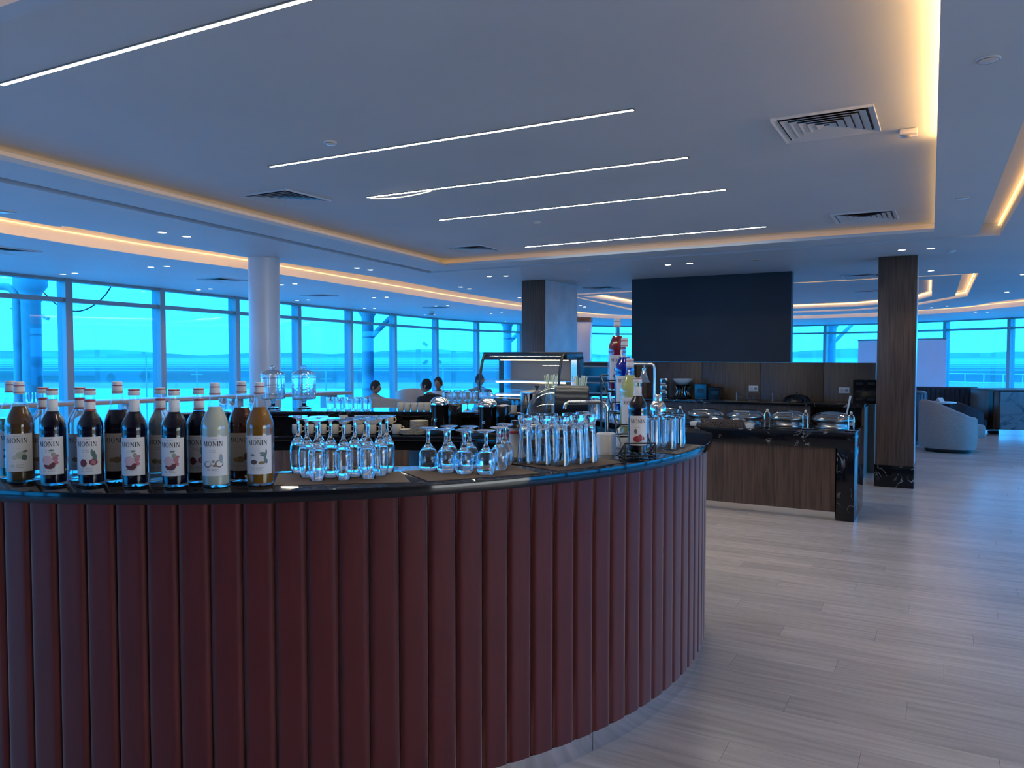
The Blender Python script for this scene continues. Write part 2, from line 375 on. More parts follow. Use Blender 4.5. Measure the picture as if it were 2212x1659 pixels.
# cove between the soffit and the window-side ceiling
mb = MB(); n = len(CIN)
mb.add([(q.x, q.y, ZC) for q in CIN] + [(q.x, q.y, ZC) for q in COU], [(i, i + 1, n + i + 1, n + i) for i in range(n - 1)]).wall(COU, ZO, ZC + .02, False)
mb.build('cove_panel', M['cove_paint'], ceil)
mb = MB().flat(FACP, [ccw(COU)], ZO, True) if False else MB()
mb.flat(ccw([Vector((FAC[0].x, YB, 0))] + FAC + [Vector((FAC[-1].x, YB, 0))] + COU[::-1]), [], ZO, True)
mb.build('window_side_panel', M['soffit'], ceil)
MB().prism([(q.x, q.y) for q in offset(FACP, [.5] * len(FACP))], 2.98, 3.2).build('roof_slab', M['ceil'], ceil)
MB().wall([q for q in FAC], ZO, 3.0, False).build('header', M['soffit'], ceil)
MB().box(((FAC[0].x + FAC[-1].x) / 2, YB + .05, 1.3), (FAC[-1].x - FAC[0].x, .1, 3.4)).build('wall_back', grain(base_mat('back_wall_veneer', rough=.6), (.07, .05, .04), (.11, .08, .065)))
struct(bpy.data.objects['wall_back'])

# ---- lights built into the ceiling
def cove(name, label, path, mat, w, z0, z1, inward, closed=False):
    mb = MB(); strip_along(mb, path, w, z0, z1, inward, closed); o = mb.build(name, mat); tag(o, label, 'cove light'); return o
cove('cove_light', 'thin bright warm line running along the long curved ceiling cove', COU, M['cove_line'], .010, ZO + .105, ZO + .117, -.014)
cove('cove_light', 'hidden light strip behind the soffit edge that fills the long cove', CIN, M['cove_led'], .012, ZS + .07, ZS + .09, .006)
tr_in = offset(TRAY, [.05, .115, .115, .115]); far_c = tr_in[1].copy()
for i, (nm, mt) in enumerate((('right', 'tray_led'), ('far', 'side_led'), ('left', 'side_led'))):
    if i == 0:
        mid_ = tr_in[0].lerp(tr_in[1], .52); cove('cove_light', 'hidden dim light strip along the far half of the tray right edge', [mid_, tr_in[1]], M['outline_led'], .012, ZS + .032, ZS + .042, 0); tr_in[1] = mid_
    cove('cove_light', 'hidden warm light strip along the %s edge of the main ceiling tray' % nm, [far_c if i == 1 else tr_in[i], tr_in[(i + 1) % 4]], M[mt], .012, ZS + .032, ZS + .042, 0)
gm = offset(TRAY, [.53, .55, .55, .24])
for i, nm in ((0, 'right'), (3, 'near')):
    cove('cove_light', 'warm light strip in the groove on the %s side of the main tray' % nm, [gm[i], gm[(i + 1) % 4]], M['groove_led'], .012, ZS + .09, ZS + .105, 0)
cove('cove_light', 'glowing outline of the small tray in the far right ceiling', [q + (sum(t2n, Vector()) / 8 - q).normalized() * .03 for q in t2n], M['outline_led'], .012, ZS + .07, ZS + .085, 0, True)
cove('cove_light', 'glowing outer groove around the small far right ceiling tray', [q + (sum(t2n, Vector()) / 8 - q).normalized() * .03 for q in g2o], M['outline_led'], .012, ZS + .07, ZS + .085, 0, True)
# linear lights in the tray
for i, (a, b) in enumerate((((4, 184), (660, 0)), ((584, 361), (1368, 238)), ((794, 427), (1485, 341)), ((950, 476), (1567, 410)), ((1135, 534), (1655, 490)))):
    p0, p1 = at(*a, ZT - .006), at(*b, ZT - .006)
    if i == 0: p1 = p0 + (p1 - p0).normalized() * 3.0
    m, d = (p0 + p1) / 2, p1 - p0
    t = thing('linear_light', ['longest-looking white light line at the upper left of the ceiling', 'white light line second from the top, beside the smoke detector', 'white light line with a sagging split left end', 'fourth white light line down, above the round ceiling disc', 'lowest and farthest white light line of the ceiling tray'][i], 'ceiling light', (m.x, m.y, 0), atan2(d.y, d.x), 'white light lines in the tray')
    Lh = d.length / 2
    MB().box((0, 0, ZT - .003), (2 * Lh + .02, .030, .006)).build('housing', M['frame'], t)
    MB().add([(-Lh, -.0085, ZT - .0064), (-Lh, .0085, ZT - .0064), (Lh, .0085, ZT - .0064), (Lh, -.0085, ZT - .0064)], [(0, 1, 2, 3)]).build('diffuser', M['led'], t)
    if i == 2:
        MB().tube([(-Lh + .02 + .45 * k / 12 * Lh, .012, ZT - .012 - .018 * sin(pi * k / 12)) for k in range(13)], .0035, 6).build('sagging_diffuser', M['led_soft'], t)

# ---- window bays
zl0, zl1, zu0, zu1 = .10, 2.235, 2.295, ZO - .04
for i in range(len(FAC) - 1):
    a, b = FAC[i], FAC[i + 1]; d = b - a; Ln = d.length; rz = atan2(d.y, d.x); m = (a + b) / 2
    mb = MB(); f = Ln - .0
    mb.box((-Ln / 2, 0, ZO / 2), (.11, .17, ZO)); mb.box((0, 0, .05), (Ln, .15, .10)); mb.box((0, 0, 2.265), (Ln, .12, .06)); mb.box((0, 0, ZO - .02), (Ln, .14, .04))
    o = mb.build('window_%d' % (i + 1), M['frame']); struct(o); o.location = (m.x, m.y, 0); o.rotation_euler = (0, 0, rz)
    MB().box((0, 0, (zl0 + zl1) / 2), (Ln - .11, .012, zl1 - zl0)).build('pane', M['pane'], o)
    MB().box((0, 0, (zu0 + zu1) / 2), (Ln - .11, .012, zu1 - zu0)).build('pane', M['pane'], o)

# ------------------------------------------------------------------ outside
GZ = -4.6
gm_ = base_mat('airfield_ground', rough=.9, Specular_IOR_Level=0.0); t_, n_, l_ = nodes(gm_); b_ = n_['Principled BSDF']
tc = n_.new('ShaderNodeTexCoord'); sx = n_.new('ShaderNodeSeparateXYZ'); l_.new(tc.outputs['Object'], sx.inputs[0])
nz = n_.new('ShaderNodeTexNoise'); nz.inputs['Scale'].default_value = .006; nz.inputs['Detail'].default_value = 5; mp = n_.new('ShaderNodeMapping'); mp.inputs['Scale'].default_value = (.18, 1, 1)
l_.new(tc.outputs['Object'], mp.inputs[0]); l_.new(mp.outputs[0], nz.inputs['Vector'])
ma = n_.new('ShaderNodeMath'); ma.operation = 'MULTIPLY_ADD'; ma.inputs[1].default_value = 60; l_.new(nz.outputs['Fac'], ma.inputs[0]); l_.new(sx.outputs['Y'], ma.inputs[2])
mr = n_.new('ShaderNodeMapRange'); mr.inputs[1].default_value = 0; mr.inputs[2].default_value = 1600; l_.new(ma.outputs[0], mr.inputs[0])
cr = n_.new('ShaderNodeValToRGB'); cr.color_ramp.interpolation = 'LINEAR'; E_ = cr.color_ramp.elements
stops = [(0, .95), (160, .92), (168, .88), (172, .50), (196, .52), (202, .24), (250, .21), (325, .25), (338, .52), (350, .50), (358, .24), (384, .28), (392, .62), (406, .58), (414, .36), (448, .40), (458, .66), (482, .62), (492, .42), (556, .46), (575, .70), (640, .66), (655, .50), (720, .52), (760, .72), (1000, .62), (1300, .66), (1600, .62)]
while len(E_) > 1: E_.remove(E_[-1])
E_[0].position = 0; E_[0].color = (.34, .33, .31, 1)
for x, g in stops[1:]:
    e = E_.new(x / 1600.0); g *= .55; e.color = (g, g * .97, g * .90, 1) if not 170 < x < 200 else (g * 1.6, g * .92, g * .95, 1)
l_.new(mr.outputs[0], cr.inputs[0]); l_.new(cr.outputs[0], b_.inputs['Base Color'])
gr = MB().add([(-4000, -60, GZ), (4000, -60, GZ), (4000, 5000, GZ), (-4000, 5000, GZ)], [(0, 1, 2, 3)]).build('airfield_ground', gm_); struct(gr)
mb = MB(); random.seed(3); ns = 160; hs = [0.0] * (ns + 1)
for k in range(ns + 1): hs[k] = 9 + 5 * sin(k * .19) + 3.5 * sin(k * .53 + 1) + random.uniform(-1.2, 1.2)
vs_ = []
for k in range(ns + 1):
    a = radians(-70 + 140 * k / ns); 
    for r, h in ((1800, GZ - 1), (1900, hs[k] * .7), (2050, hs[k]), (2300, GZ - 1)): vs_.append((r * sin(a), r * cos(a), h))
mb.add(vs_, [(4 * k + j, 4 * k + 4 + j, 4 * k + 5 + j, 4 * k + 1 + j) for k in range(ns) for j in range(3)])
struct(mb.build('horizon_hills', grain(base_mat('hazy_hills', rough=.95, Specular_IOR_Level=0.0), (.20, .21, .21), (.25, .26, .25), nscale=.01), smooth=True))
M['out_white'] = grain(base_mat('outside_column_paint', rough=.6), (.30, .30, .32), (.38, .38, .40), nscale=3)
def out_column(u, y, r, label, pipe=False):
    p = deep(u, y); t = thing('canopy_column', label, 'column', (p.x, p.y, GZ), 0, 'canopy columns outside the glass')
    H = 2.98 - GZ
    MB().lathe([(0, 0), (r, 0), (r, H - .62), (r * 1.08, H - .60), (r * 1.08, H - .5), (r * 1.3, H - .44), (r * 1.7, H - .36), (r * 1.7, H - .02), (0, H)], 20).build('shaft', M['out_white'], t, True)
    if pipe:
        MB().tube([(-.235, 0, 0), (-.235, 0, H - .56)] + [(-.235 - .2 * (1 - cos(a)), 0, H - .56 + .2 * sin(a)) for a in (.3, .6, .9, 1.2, 1.5)] + [(-.9, 0, H - .35)], .062, 12).build('drain_pipe', M['out_white'], t, True)
        MB().box((-.16, 0, H - .72), (.34, .03, .02)).build('pipe_bracket', M['out_white'], t)
    else:
        MB().tube([(.1, 0, H - 1.0), (.75, 0, H - .35)], .07, 8).build('brace', M['out_white'], t, True)
out_column(70, 12.6, .145, 'blue-lit round column with bent drain pipe outside the leftmost window', True)
out_column(795, 20.2, .15, 'round column with slanted brace outside, above the seated person in profile')
out_column(1096, 27.0, .15, 'distant round column outside, left of the square wooden pier')
out_column(1795, 28.6, .16, 'round column outside, right of the dark blue panel')
wp = [deep(88 + 155 * k / 14, 12.8, 0) for k in range(15)]
tag(MB().tube([(q.x, q.y, 2.66 - .42 * sin(pi * k / 14) ** .8 - .03 * k / 14) for k, q in enumerate(wp)], .012, 6).build('hanging_cable', M['black_wire']), 'thin dark cable hanging in a loop outside the upper panes', 'cable')
def mast(u, y, ztop, label, kind):
    p = deep(u, y); t = thing('lamp_mast', label, 'mast', (p.x, p.y, GZ), 0)
    MB().tube([(0, 0, 0), (0, 0, ztop - GZ)], .035 * y / 40, 8).build('pole', M['frame'], t)
    s = y / 40
    if kind == 'flood':
        for k in (-1, 1): MB().box((k * .22 * s, 0, ztop - GZ + .06 * s), (.36 * s, .25 * s, .16 * s), 0, k * .5).build('floodlight', M['frame'], t)
    elif kind == 'hook': MB().tube([(0, 0, ztop - GZ)] + [(.18 * s - .18 * s * cos(a), 0, ztop - GZ + .18 * s * sin(a)) for a in (.5, 1, 1.57, 2.2, 2.8)], .02 * s, 6).build('hook_arm', M['frame'], t)
    elif kind == 'rig':
        for k, (dx, dz) in enumerate(((-.42, -.2), (-.40, -1.15), (.30, -1.1), (-.2, -2.0))): MB().box((dx * s, 0, ztop - GZ + dz * s), (.30 * s, .15 * s, .16 * s), 0, .6 * (-1) ** k).build('lamp_head', M['frame'], t)
    elif kind == 'cross': MB().box((0, 0, ztop - GZ - .45 * s), (.6 * s, .05 * s, .05 * s)).build('cross_arm', M['frame'], t)
mast(91, 22, up(688, 22), 'slim pole with twin floodlights outside beside the pipe column', 'flood')
mast(316, 60, up(773, 60), 'thin hooked pole outside the second window from left', 'hook')
mast(425, 70, up(790, 70), 'thin pole with cross arm outside, left of the white column', 'cross')
mast(936, 30, up(735, 30), 'dark lamp rig seen through the glass above the leaning man', 'rig')
mast(957, 48, up(793, 48), 'bent thin lamp pole outside above the diners', 'hook')
mast(704, 75, up(800, 75), 'short thin mast outside between the glass jars and the round column', 'cross')
# roller blind lowered inside the right windows, and the terrace rail outside
pa, pb_ = deep(1853, 25.3), deep(2043, 22.9); d = pb_ - pa; m = (pa + pb_) / 2
bl = thing('roller_blind', 'pale lavender roller blind behind the right-hand wooden pillar', 'blind', (m.x, m.y, 0), atan2(d.y, d.x))
bm_ = grain(base_mat('lavender_blind', rough=.8), (.86, .70, .78), (.90, .74, .82), nscale=.6)
zt_ = up(736, 24.1); MB().box((0, 0, (zt_ + .35) / 2), (d.length, .006, zt_ - .35)).build('fabric', bm_, bl); MB().box((0, 0, .34), (d.length, .03, .03)).build('bottom_bar', M['frame'], bl)
MB().tube([(-d.length / 2, 0, zt_ + .03), (d.length / 2, 0, zt_ + .03)], .03, 10).build('roller', M['frame'], bl, True); [MB().box((s_ * d.length / 2, .06, zt_ + .03), (.02, .16, .04)).build('bracket', M['frame'], bl) for s_ in (-1, 1)]
t = thing('terrace_rail', 'white metal railing outside the far right window', 'railing', deep(2045, 30, 0), radians(-32))
for k in range(9): MB().tube([(k * .62, 0, 0), (k * .62, 0, .78)], .02, 6).build('post', M['white_paint'], t)
for z in (.45, .78): MB().tube([(-.3, 0, z), (5.3, 0, z)], .022, 6).build('rail', M['white_paint'], t)
# ------------------------------------------------------------------ the round bar
def ring_pt(r, a): return Vector((BC.x + r * sin(a), BC.y - r * cos(a), 0))
A0, DA = -.246, .097 / 2.151
bar = thing('bar_counter', 'round bar front covered in upright maroon padded channels with a steel kick strip', 'bar', (BC.x, BC.y, 0))
def chan(i, j):
    t = i * 2 - 1; z = .078 + (1.052 - .078) * j; r = BR - .008 + .014 * (1 - abs(t) ** 7) ** .6; a = t * DA * .484
    return (r * sin(a), -r * cos(a), z)
cm = MB().grid(chan, 12, 4)
cm.add([chan(0, 0), chan(0, 1), (0 + (BR - .06) * sin(-DA * .5), -(BR - .06) * cos(DA * .5), 1.052), ((BR - .06) * sin(-DA * .5), -(BR - .06) * cos(DA * .5), .078)], [(0, 1, 2, 3)])
cm.add([chan(1, 0), chan(1, 1), ((BR - .06) * sin(DA * .5), -(BR - .06) * cos(DA * .5), 1.052), ((BR - .06) * sin(DA * .5), -(BR - .06) * cos(DA * .5), .078)], [(3, 2, 1, 0)])
cme = cm.mesh('channel', True, 60); cme.materials.append(M['upholstery'])
for k in range(-14, 37):
    put('channel', cme, None, bar, rz=A0 + (k + .5) * DA)
aL, aR = A0 - 14 * DA, A0 + 37 * DA
arc = lambda r, a, b, n: [(r * sin(a + (b - a) * k / n), -r * cos(a + (b - a) * k / n)) for k in range(n + 1)]
MB().prism(arc(BR - .012, aL, aR, 90) + arc(BR - .06, aR, aL, 90), .0, 1.05).build('core', M['black'], bar)
for k, (s0, s1) in enumerate(((aL, A0 + 21.02 * DA), (A0 + 21.05 * DA, aR))):
    MB().prism(arc(BR - .002, s0, s1, 60) + arc(BR - .012, s1, s0, 60), .0, .076).build('kick_strip', M['plinth'], bar, True, 30)
# stone top: front ring and the rear ledge in one slab
RT = BR + .066
outer = [tuple(ring_pt(RT - .03 * max(0, min(1, (a - .95) / .3)), a))[:2] for a in [aL + (1.36 - aL) * k / 90 for k in range(91)]]
outer += [tuple(q)[:2] for q in smooth([Vector((1.052, 4.13, 0)), Vector((1.040, 4.25, 0)), Vector((1.005, 4.37, 0)), Vector((.95, 4.49, 0)), Vector((.89, 4.61, 0)), Vector((.85, 4.75, 0)), Vector((.83, 4.92, 0))], 4)]
ledge_in = [(-2.46, 5.28), (-2.05, 5.46), (-1.69, 5.55), (-1.2, 5.585), (-.69, 5.57), (-.28, 5.49), (.08, 5.33), (.32, 5.10), (.52, 4.82), (.64, 4.56)]
ledge_out = [(.79, 5.12), (.75, 5.5), (.72, 5.9), (.55, 6.3), (.1, 6.56), (-.35, 6.5), (-.6, 6.18), (-.9, 6.02), (-1.6, 5.99), (-2.2, 5.88), (-2.62, 5.68)]
inner = [tuple(ring_pt(1.80 - .05 * max(0, (k / 80 - .7)) / .3, radians(88) + (aL - radians(88)) * k / 80))[:2] for k in range(81)]
inner = [tuple(ring_pt(1.80 if a < .9 else 1.80 - .07 * (a - .9) / .65, a))[:2] for a in [radians(86) + (aL - radians(86)) * k / 80 for k in range(81)]]
bt = MB().prism(outer + ledge_out + ledge_in + inner, 1.053, BH).build('bar_worktop', M['bar_stone'], bevel=.0025, seg=2)
tag(bt, 'glossy black stone bar top curving round from the bottles to the rear ledge', 'bar top')
# rear work station: riser, work surface and the units under it
off = lambda pts, d: [(p[0] + n_[0] * d, p[1] + n_[1] * d) for p, n_ in zip(pts, nrm(pts))]
def nrm(pts):
    out = []
    for i in range(len(pts)):
        a, b = pts[max(i - 1, 0)], pts[min(i + 1, len(pts) - 1)]; t = Vector((b[0] - a[0], b[1] - a[1])).normalized(); out.append((t.y, -t.x))
    return out
WZ = .94
wk = thing('rear_work_counter', 'black work counter with wood panelled units behind the round bar', 'counter')
li = ledge_in[:9]
MB().prism(off(li, -.02) + off(li, -.06)[::-1], 0.0, 1.052).build('riser', M['black_gloss'], wk)
MB().prism(off(li, .27) + off(li, -.02)[::-1], WZ - .035, WZ).build('work_surface', M['bar_stone'], wk, bevel=.002)
seg_w = off(li, .25); seg_b = off(li, -.015)
for i in range(len(li) - 1):
    a, b, c, d = seg_w[i], seg_w[i + 1], seg_b[i + 1], seg_b[i]
    MB().prism([a, b, c, d], .08, WZ - .10).build('cabinet', M['wood'] if i < 4 else M['black'], wk, bevel=.002)
    MB().prism([a, b, c, d], WZ - .098, WZ - .036).build('apron', M['black_gloss'], wk)
MB().prism([(.68, 5.9), (.52, 6.26), (.1, 6.5), (-.32, 6.44), (-.3, 6.1), (.4, 5.75)], 0, 1.052).build('support_cabinet', M['wood_dark'], wk)
for a, b in (((-.69, 5.57), (-.28, 5.49)), ((-1.2, 5.585), (-.69, 5.57)), ((-.28, 5.49), (.08, 5.33))):
    q = off([a, b], .262); d = Vector((q[1][0] - q[0][0], q[1][1] - q[0][1])); m = ((q[0][0] + q[1][0]) / 2, (q[0][1] + q[1][1]) / 2)
    MB().box((m[0], m[1], .42), (d.length - .01, .018, .62), atan2(d.y, d.x)).build('steel_door', M['steel'], wk, bevel=.002)

# ------------------------------------------------------------------ bottles
def letters():
    """serif capitals of the brand name as flat polygons, one em high, centred"""
    P = []; x = 0.0
    def rect(x0, y0, x1, y1): P.append([(x + x0, y0), (x + x1, y0), (x + x1, y1), (x + x0, y1)])
    def quad(*q): P.append([(x + a, b) for a, b in q])
    def serif(c, y, w=.16): rect(c - w, y - (.04 if y > .5 else 0), c + w, y + (0 if y > .5 else .04))
    for ch in 'MONIN':
        if ch == 'M':
            rect(.12, 0, .20, 1); rect(.86, 0, 1.02, 1); quad((.12, 1), (.34, 1), (.62, .05), (.52, .0)); quad((.52, 0), (.58, .12), (.90, 1), (.84, 1)); serif(.15, 0); serif(.94, 0, .18); serif(.17, 1, .14); serif(.92, 1, .16); x += 1.22
        elif ch == 'O':
            n = 20
            for k in range(n):
                a, b = 2 * pi * k / n, 2 * pi * (k + 1) / n
                quad((.46 + .44 * cos(a), .5 + .52 * sin(a)), (.46 + .44 * cos(b), .5 + .52 * sin(b)), (.46 + .28 * cos(b), .5 + .46 * sin(b)), (.46 + .28 * cos(a), .5 + .46 * sin(a)))
            x += 1.0
        elif ch == 'N':
            rect(.14, 0, .22, 1); rect(.74, 0, .82, 1); quad((.10, 1), (.32, 1), (.82, 0), (.70, 0)); serif(.17, 0); serif(.79, 1); serif(.12, 1, .1); x += .98
        else:
            rect(.11, 0, .30, 1); serif(.20, 0, .17); serif(.20, 1, .17); x += .44
    return [[(a - x / 2, b - .5) for a, b in q] for q in P]
LET = letters()
def wrap(polys, r, zc, sx, sz, dx=0.0, sub=1):
    """flat figure wrapped round a bottle of radius r, facing -y"""
    mb = MB()
    for q in polys: mb.add([(r * sin((dx + a * sx) / r), -r * cos((dx + a * sx) / r), zc + b * sz) for a, b in q], [tuple(range(len(q)))])
    return mb
def ell(cx, cz, rx, rz, n=14, rot=0.0):
    return [(cx + rx * cos(2 * pi * k / n) * cos(rot) - rz * sin(2 * pi * k / n) * sin(rot), cz + rx * cos(2 * pi * k / n) * sin(rot) + rz * sin(2 * pi * k / n) * cos(rot)) for k in range(n)]
def blob(cx, cz, rx, rz, n=14):
    """slightly lobed print spot as small quads, so that it can lie on a curved label"""
    ring = lambda f: [(cx + (p[0] - cx) * f * (1 + .07 * sin(3 * k + cx * 900)), cz + (p[1] - cz) * f * (1 + .07 * sin(3 * k + cx * 900))) for k, p in enumerate(ell(cx, cz, rx, rz, n))]
    R_ = [ring(f) for f in (.04, .4, .7, 1.0)]
    return [[R_[j][k], R_[j][(k + 1) % n], R_[j + 1][(k + 1) % n], R_[j + 1][k]] for j in range(3) for k in range(n)] + [R_[0]]
def patch(r, z0, z1, a, n=14, th=.0):
    return MB().grid(lambda i, j: (r * sin((i * 2 - 1) * a), -r * cos((i * 2 - 1) * a), z0 + (z1 - z0) * j), n, 1)
BOT = {
    'tall': dict(H=.325, R=.0430, prof=[(.0, .004), (.034, .0), (.0405, .003), (.0420, .010), (.0415, .028), (.0430, .036), (.0430, .160), (.0422, .168), (.0430, .176), (.0428, .190), (.0400, .205), (.0335, .222), (.0255, .240), (.0195, .258), (.0165, .275), (.0150, .289)], lab=(.038, .160), cap=(.0145, .286, .325)),
    'short': dict(H=.305, R=.0395, prof=[(.0, .004), (.031, .0), (.0372, .003), (.0388, .010), (.0382, .026), (.0395, .034), (.0395, .158), (.0388, .165), (.0395, .172), (.0392, .186), (.0365, .200), (.0295, .215), (.0215, .228), (.0165, .240), (.0150, .252), (.0150, .288)], lab=(.036, .155), cap=(.0155, .285, .305))}
_bc = {}
def bmesh_part(key, fn):
    if key not in _bc: _bc[key] = fn()
    return _bc[key]
def rad_at(prof, z):
    for (r0, z0), (r1, z1) in zip(prof[1:], prof[2:]):
        if z0 <= z <= z1 and z1 > z0: return r0 + (r1 - r0) * (z - z0) / (z1 - z0)
    return prof[-1][0]
FRUIT = {
    'berry': [((.004, .012, .006, .0025), (.16, .22, .18)), ((.016, -.004, .004, .004), (.42, .14, .18)), ((-.002, -.030, .009, .008), (.33, .05, .09)), ((.012, -.012, .006, .008), (.40, .16, .22)), ((.014, -.024, .005, .005), (.45, .12, .16)), ((-.001, -.030, .013, .010), (.12, .03, .04)), ((.008, .0, .005, .006), (.28, .30, .24)), ((-.006, -.016, .012, .012), (.60, .42, .44))],
    'coconut': [((-.002, -.018, .004, .003), (.22, .30, .24)), ((.002, -.030, .006, .003), (.25, .16, .12)), ((-.016, -.026, .009, .008), (.20, .12, .09)), ((.012, -.025, .010, .009), (.20, .12, .09)), ((-.015, -.025, .007, .006), (.72, .70, .68)), ((.013, -.024, .007, .007), (.72, .70, .68)), ((.017, -.010, .004, .012), (.25, .32, .34))],
    'vanilla': [((.019, .004, .0022, .008), (.10, .18, .18)), ((.009, .002, .007, .0025), (.12, .19, .18)), ((.020, -.022, .0025, .006), (.09, .14, .14)), ((-.012, -.024, .008, .006), (.10, .07, .06)), ((.008, -.026, .008, .004), (.24, .17, .09)), ((.016, -.012, .003, .014), (.10, .16, .16)), ((.012, -.004, .008, .003), (.10, .16, .16)), ((-.015, -.004, .005, .003), (.14, .20, .18))],
    'hazel': [((.0, -.026, .010, .008), (.24, .14, .06)), ((-.012, -.026, .007, .006), (.30, .18, .08)), ((.014, -.018, .006, .010), (.18, .05, .05))],
    'nut': [((-.010, -.026, .009, .006), (.30, .22, .12)), ((.006, -.028, .009, .007), (.34, .27, .17)), ((.013, -.022, .006, .004), (.12, .15, .07))],
    'passion': [((.010, .006, .003, .009), (.10, .17, .16)), ((.019, -.008, .0025, .008), (.09, .15, .15)), ((-.010, -.024, .008, .010), (.16, .03, .05)), ((.013, -.022, .010, .008), (.22, .03, .06)), ((.013, -.022, .006, .005), (.40, .14, .16)), ((.015, -.002, .004, .012), (.07, .12, .12))],
    'flower': [((.006, -.012, .012, .010), (.42, .46, .40)), ((.014, -.018, .006, .008), (.08, .14, .12)), ((.016, .0, .006, .003), (.10, .16, .14)), ((-.008, -.018, .006, .006), (.50, .52, .46))],
    'pomegranate': [((-.004, -.034, .014, .010), (.30, .03, .04)), ((.004, -.026, .007, .008), (.36, .06, .08)), ((-.010, -.006, .005, .008), (.10, .13, .14)), ((.016, -.032, .004, .006), (.34, .06, .08))],
    'citrus': [((.0, -.022, .007, .012), (.55, .48, .18)), ((.008, -.030, .006, .008), (.60, .52, .22)), ((-.002, -.004, .005, .010), (.28, .32, .30))]}
_fm = {}
def col_mat(c):
    k = tuple(round(x, 3) for x in c)
    if k not in _fm: _fm[k] = base_mat('print_%d' % len(_fm), c, .6)
    return _fm[k]
def liquid_mat(name, c, trans=0.0):
    if trans: return base_mat(name, c, .03, Transmission_Weight=trans, IOR=1.34)
    return base_mat(name, c, .25, Specular_IOR_Level=.05)
LIQ = {'dark': liquid_mat('dark_syrup', (.006, .005, .014)), 'clear': base_mat('clear_syrup', (.80, .92, .95), .03, Transmission_Weight=.75, IOR=1.06), 'amber': liquid_mat('golden_syrup', (.42, .17, .022), .45), 'brown': liquid_mat('brown_syrup', (.15, .075, .03), .35),
       'redbrown': liquid_mat('red_brown_syrup', (.10, .018, .006), .45), 'milky': liquid_mat('milky_syrup', (.50, .50, .40)), 'olive': liquid_mat('pale_green_syrup', (.28, .28, .15), .5), 'red': liquid_mat('red_syrup', (.30, .012, .035), .35), 'blue': liquid_mat('blue_syrup', (.010, .02, .36), .25), 'lemon': liquid_mat('lemon_syrup', (.55, .56, .22), .15)}
def bottle(loc, shape, liq, fruit, label, fill=.70, turn=0.0, group='syrup bottles along the bar', tint=None):
    S = BOT[shape]; pr = S['prof']; t = thing('syrup_bottle', label, 'bottle', loc, face_cam(loc) + turn, group)
    put('bottle_glass', bmesh_part(shape, lambda: MB().lathe(pr + [(pr[-1][0] - .002, pr[-1][1])], 28).mesh('bottle_glass', True, 50)), M['bottle_glass'], t)
    zf = S['H'] * fill
    def mk():
        lp = [(0, .009)] + [(max(r - .0030, .001), z + .006 if z < .012 else z) for r, z in pr[1:] if .002 < z < zf]
        lp += [(rad_at(pr, zf) - .0030, zf), (0, zf)]; return MB().lathe(lp, 28).mesh('liquid', True, 50)
    me = bmesh_part((shape, 'liq', fill, liq), mk); put('liquid', me, LIQ[liq], t)
    cr, c0, c1 = S['cap']
    cap = put('cap', bmesh_part((shape, 'cap'), lambda: MB().lathe([(cr + .0012, c0), (cr + .002, c0 + .002), (cr + .002, c0 + (c1 - c0) * .45), (cr + .0008, c0 + (c1 - c0) * .5), (cr + .0008, c1 - .002), (cr - .001, c1), (0, c1)], 24).mesh('cap', True, 40)), M['cap'], t)
    if shape == 'tall':
        put('red_band', bmesh_part('redt', lambda: MB().lathe([(cr + .0022, c0 + .004), (cr + .0026, c0 + .0045), (cr + .0026, c0 + .006), (cr + .0022, c0 + .0065)], 24).lathe([(cr + .0009, c1 - .014), (cr + .0014, c1 - .0135), (cr + .0014, c1 - .0115), (cr + .0009, c1 - .011)], 24).mesh('red_band', True)), M['red'], cap)
    else:
        put('red_band', bmesh_part('reds', lambda: MB().lathe([(cr + .0009, c1 - .005), (cr + .0014, c1 - .0045), (cr + .0014, c1 - .0015), (cr + .0009, c1 - .001)], 24).mesh('red_band', True)), M['red'], cap)
        nl = put('neck_label', bmesh_part('necklab', lambda: MB().lathe([(.0172, .234), (.0158, .243), (.0156, .270), (.0152, .271)], 24).mesh('neck_label', True)), M['label'], t)
        if liq != 'dark' or fruit == 'passion':
            put('red_stripe', bmesh_part('stripe', lambda: MB().lathe([(.0176, .234), (.0165, .240)], 24).lathe([(.0159, .264), (.0158, .270)], 24).mesh('red_stripe', True)), M['red'], nl)
    R = S['R']; z0, z1 = S['lab']; ha = 1.0
    lb = put('label_paper', bmesh_part((shape, 'lab', tint), lambda: patch(R + .0007, z0, z1, ha, 16).mesh('label_paper', True)), M['label'] if tint is None else col_mat(tint), t)
    put('lettering', bmesh_part((shape, 'let'), lambda: wrap(LET, R + .0012, z1 - .022, .0134, .0150, -.003).mesh('lettering')), M['ink'], lb)
    zc = (z0 + z1) / 2 + .004
    def lines():
        L = [[(-.022, a), (.020 - .006 * (k % 2), a), (.020 - .006 * (k % 2), a + .0012), (-.022, a + .0012)] for k, a in enumerate((-.052, -.048, -.044))] + [[(-.012, .047), (.012, .049), (.012, .0505), (-.012, .0485)], [(-.014, .014), (.006, .014), (.006, .0155), (-.014, .0155)], [(-.014, .008), (.008, .008), (.008, .0095), (-.014, .0095)]]
        L = [[(q[0][0] + (q[1][0] - q[0][0]) * k / 8, q[0][1] + (q[1][1] - q[0][1]) * k / 8), (q[0][0] + (q[1][0] - q[0][0]) * (k + 1) / 8, q[0][1] + (q[1][1] - q[0][1]) * (k + 1) / 8), (q[3][0] + (q[2][0] - q[3][0]) * (k + 1) / 8, q[3][1] + (q[2][1] - q[3][1]) * (k + 1) / 8), (q[3][0] + (q[2][0] - q[3][0]) * k / 8, q[3][1] + (q[2][1] - q[3][1]) * k / 8)] for q in L for k in range(8) if (k * 7 + len(L)) % 5]
        return wrap(L, R + .0011, zc, 1, 1).mesh('small_print')
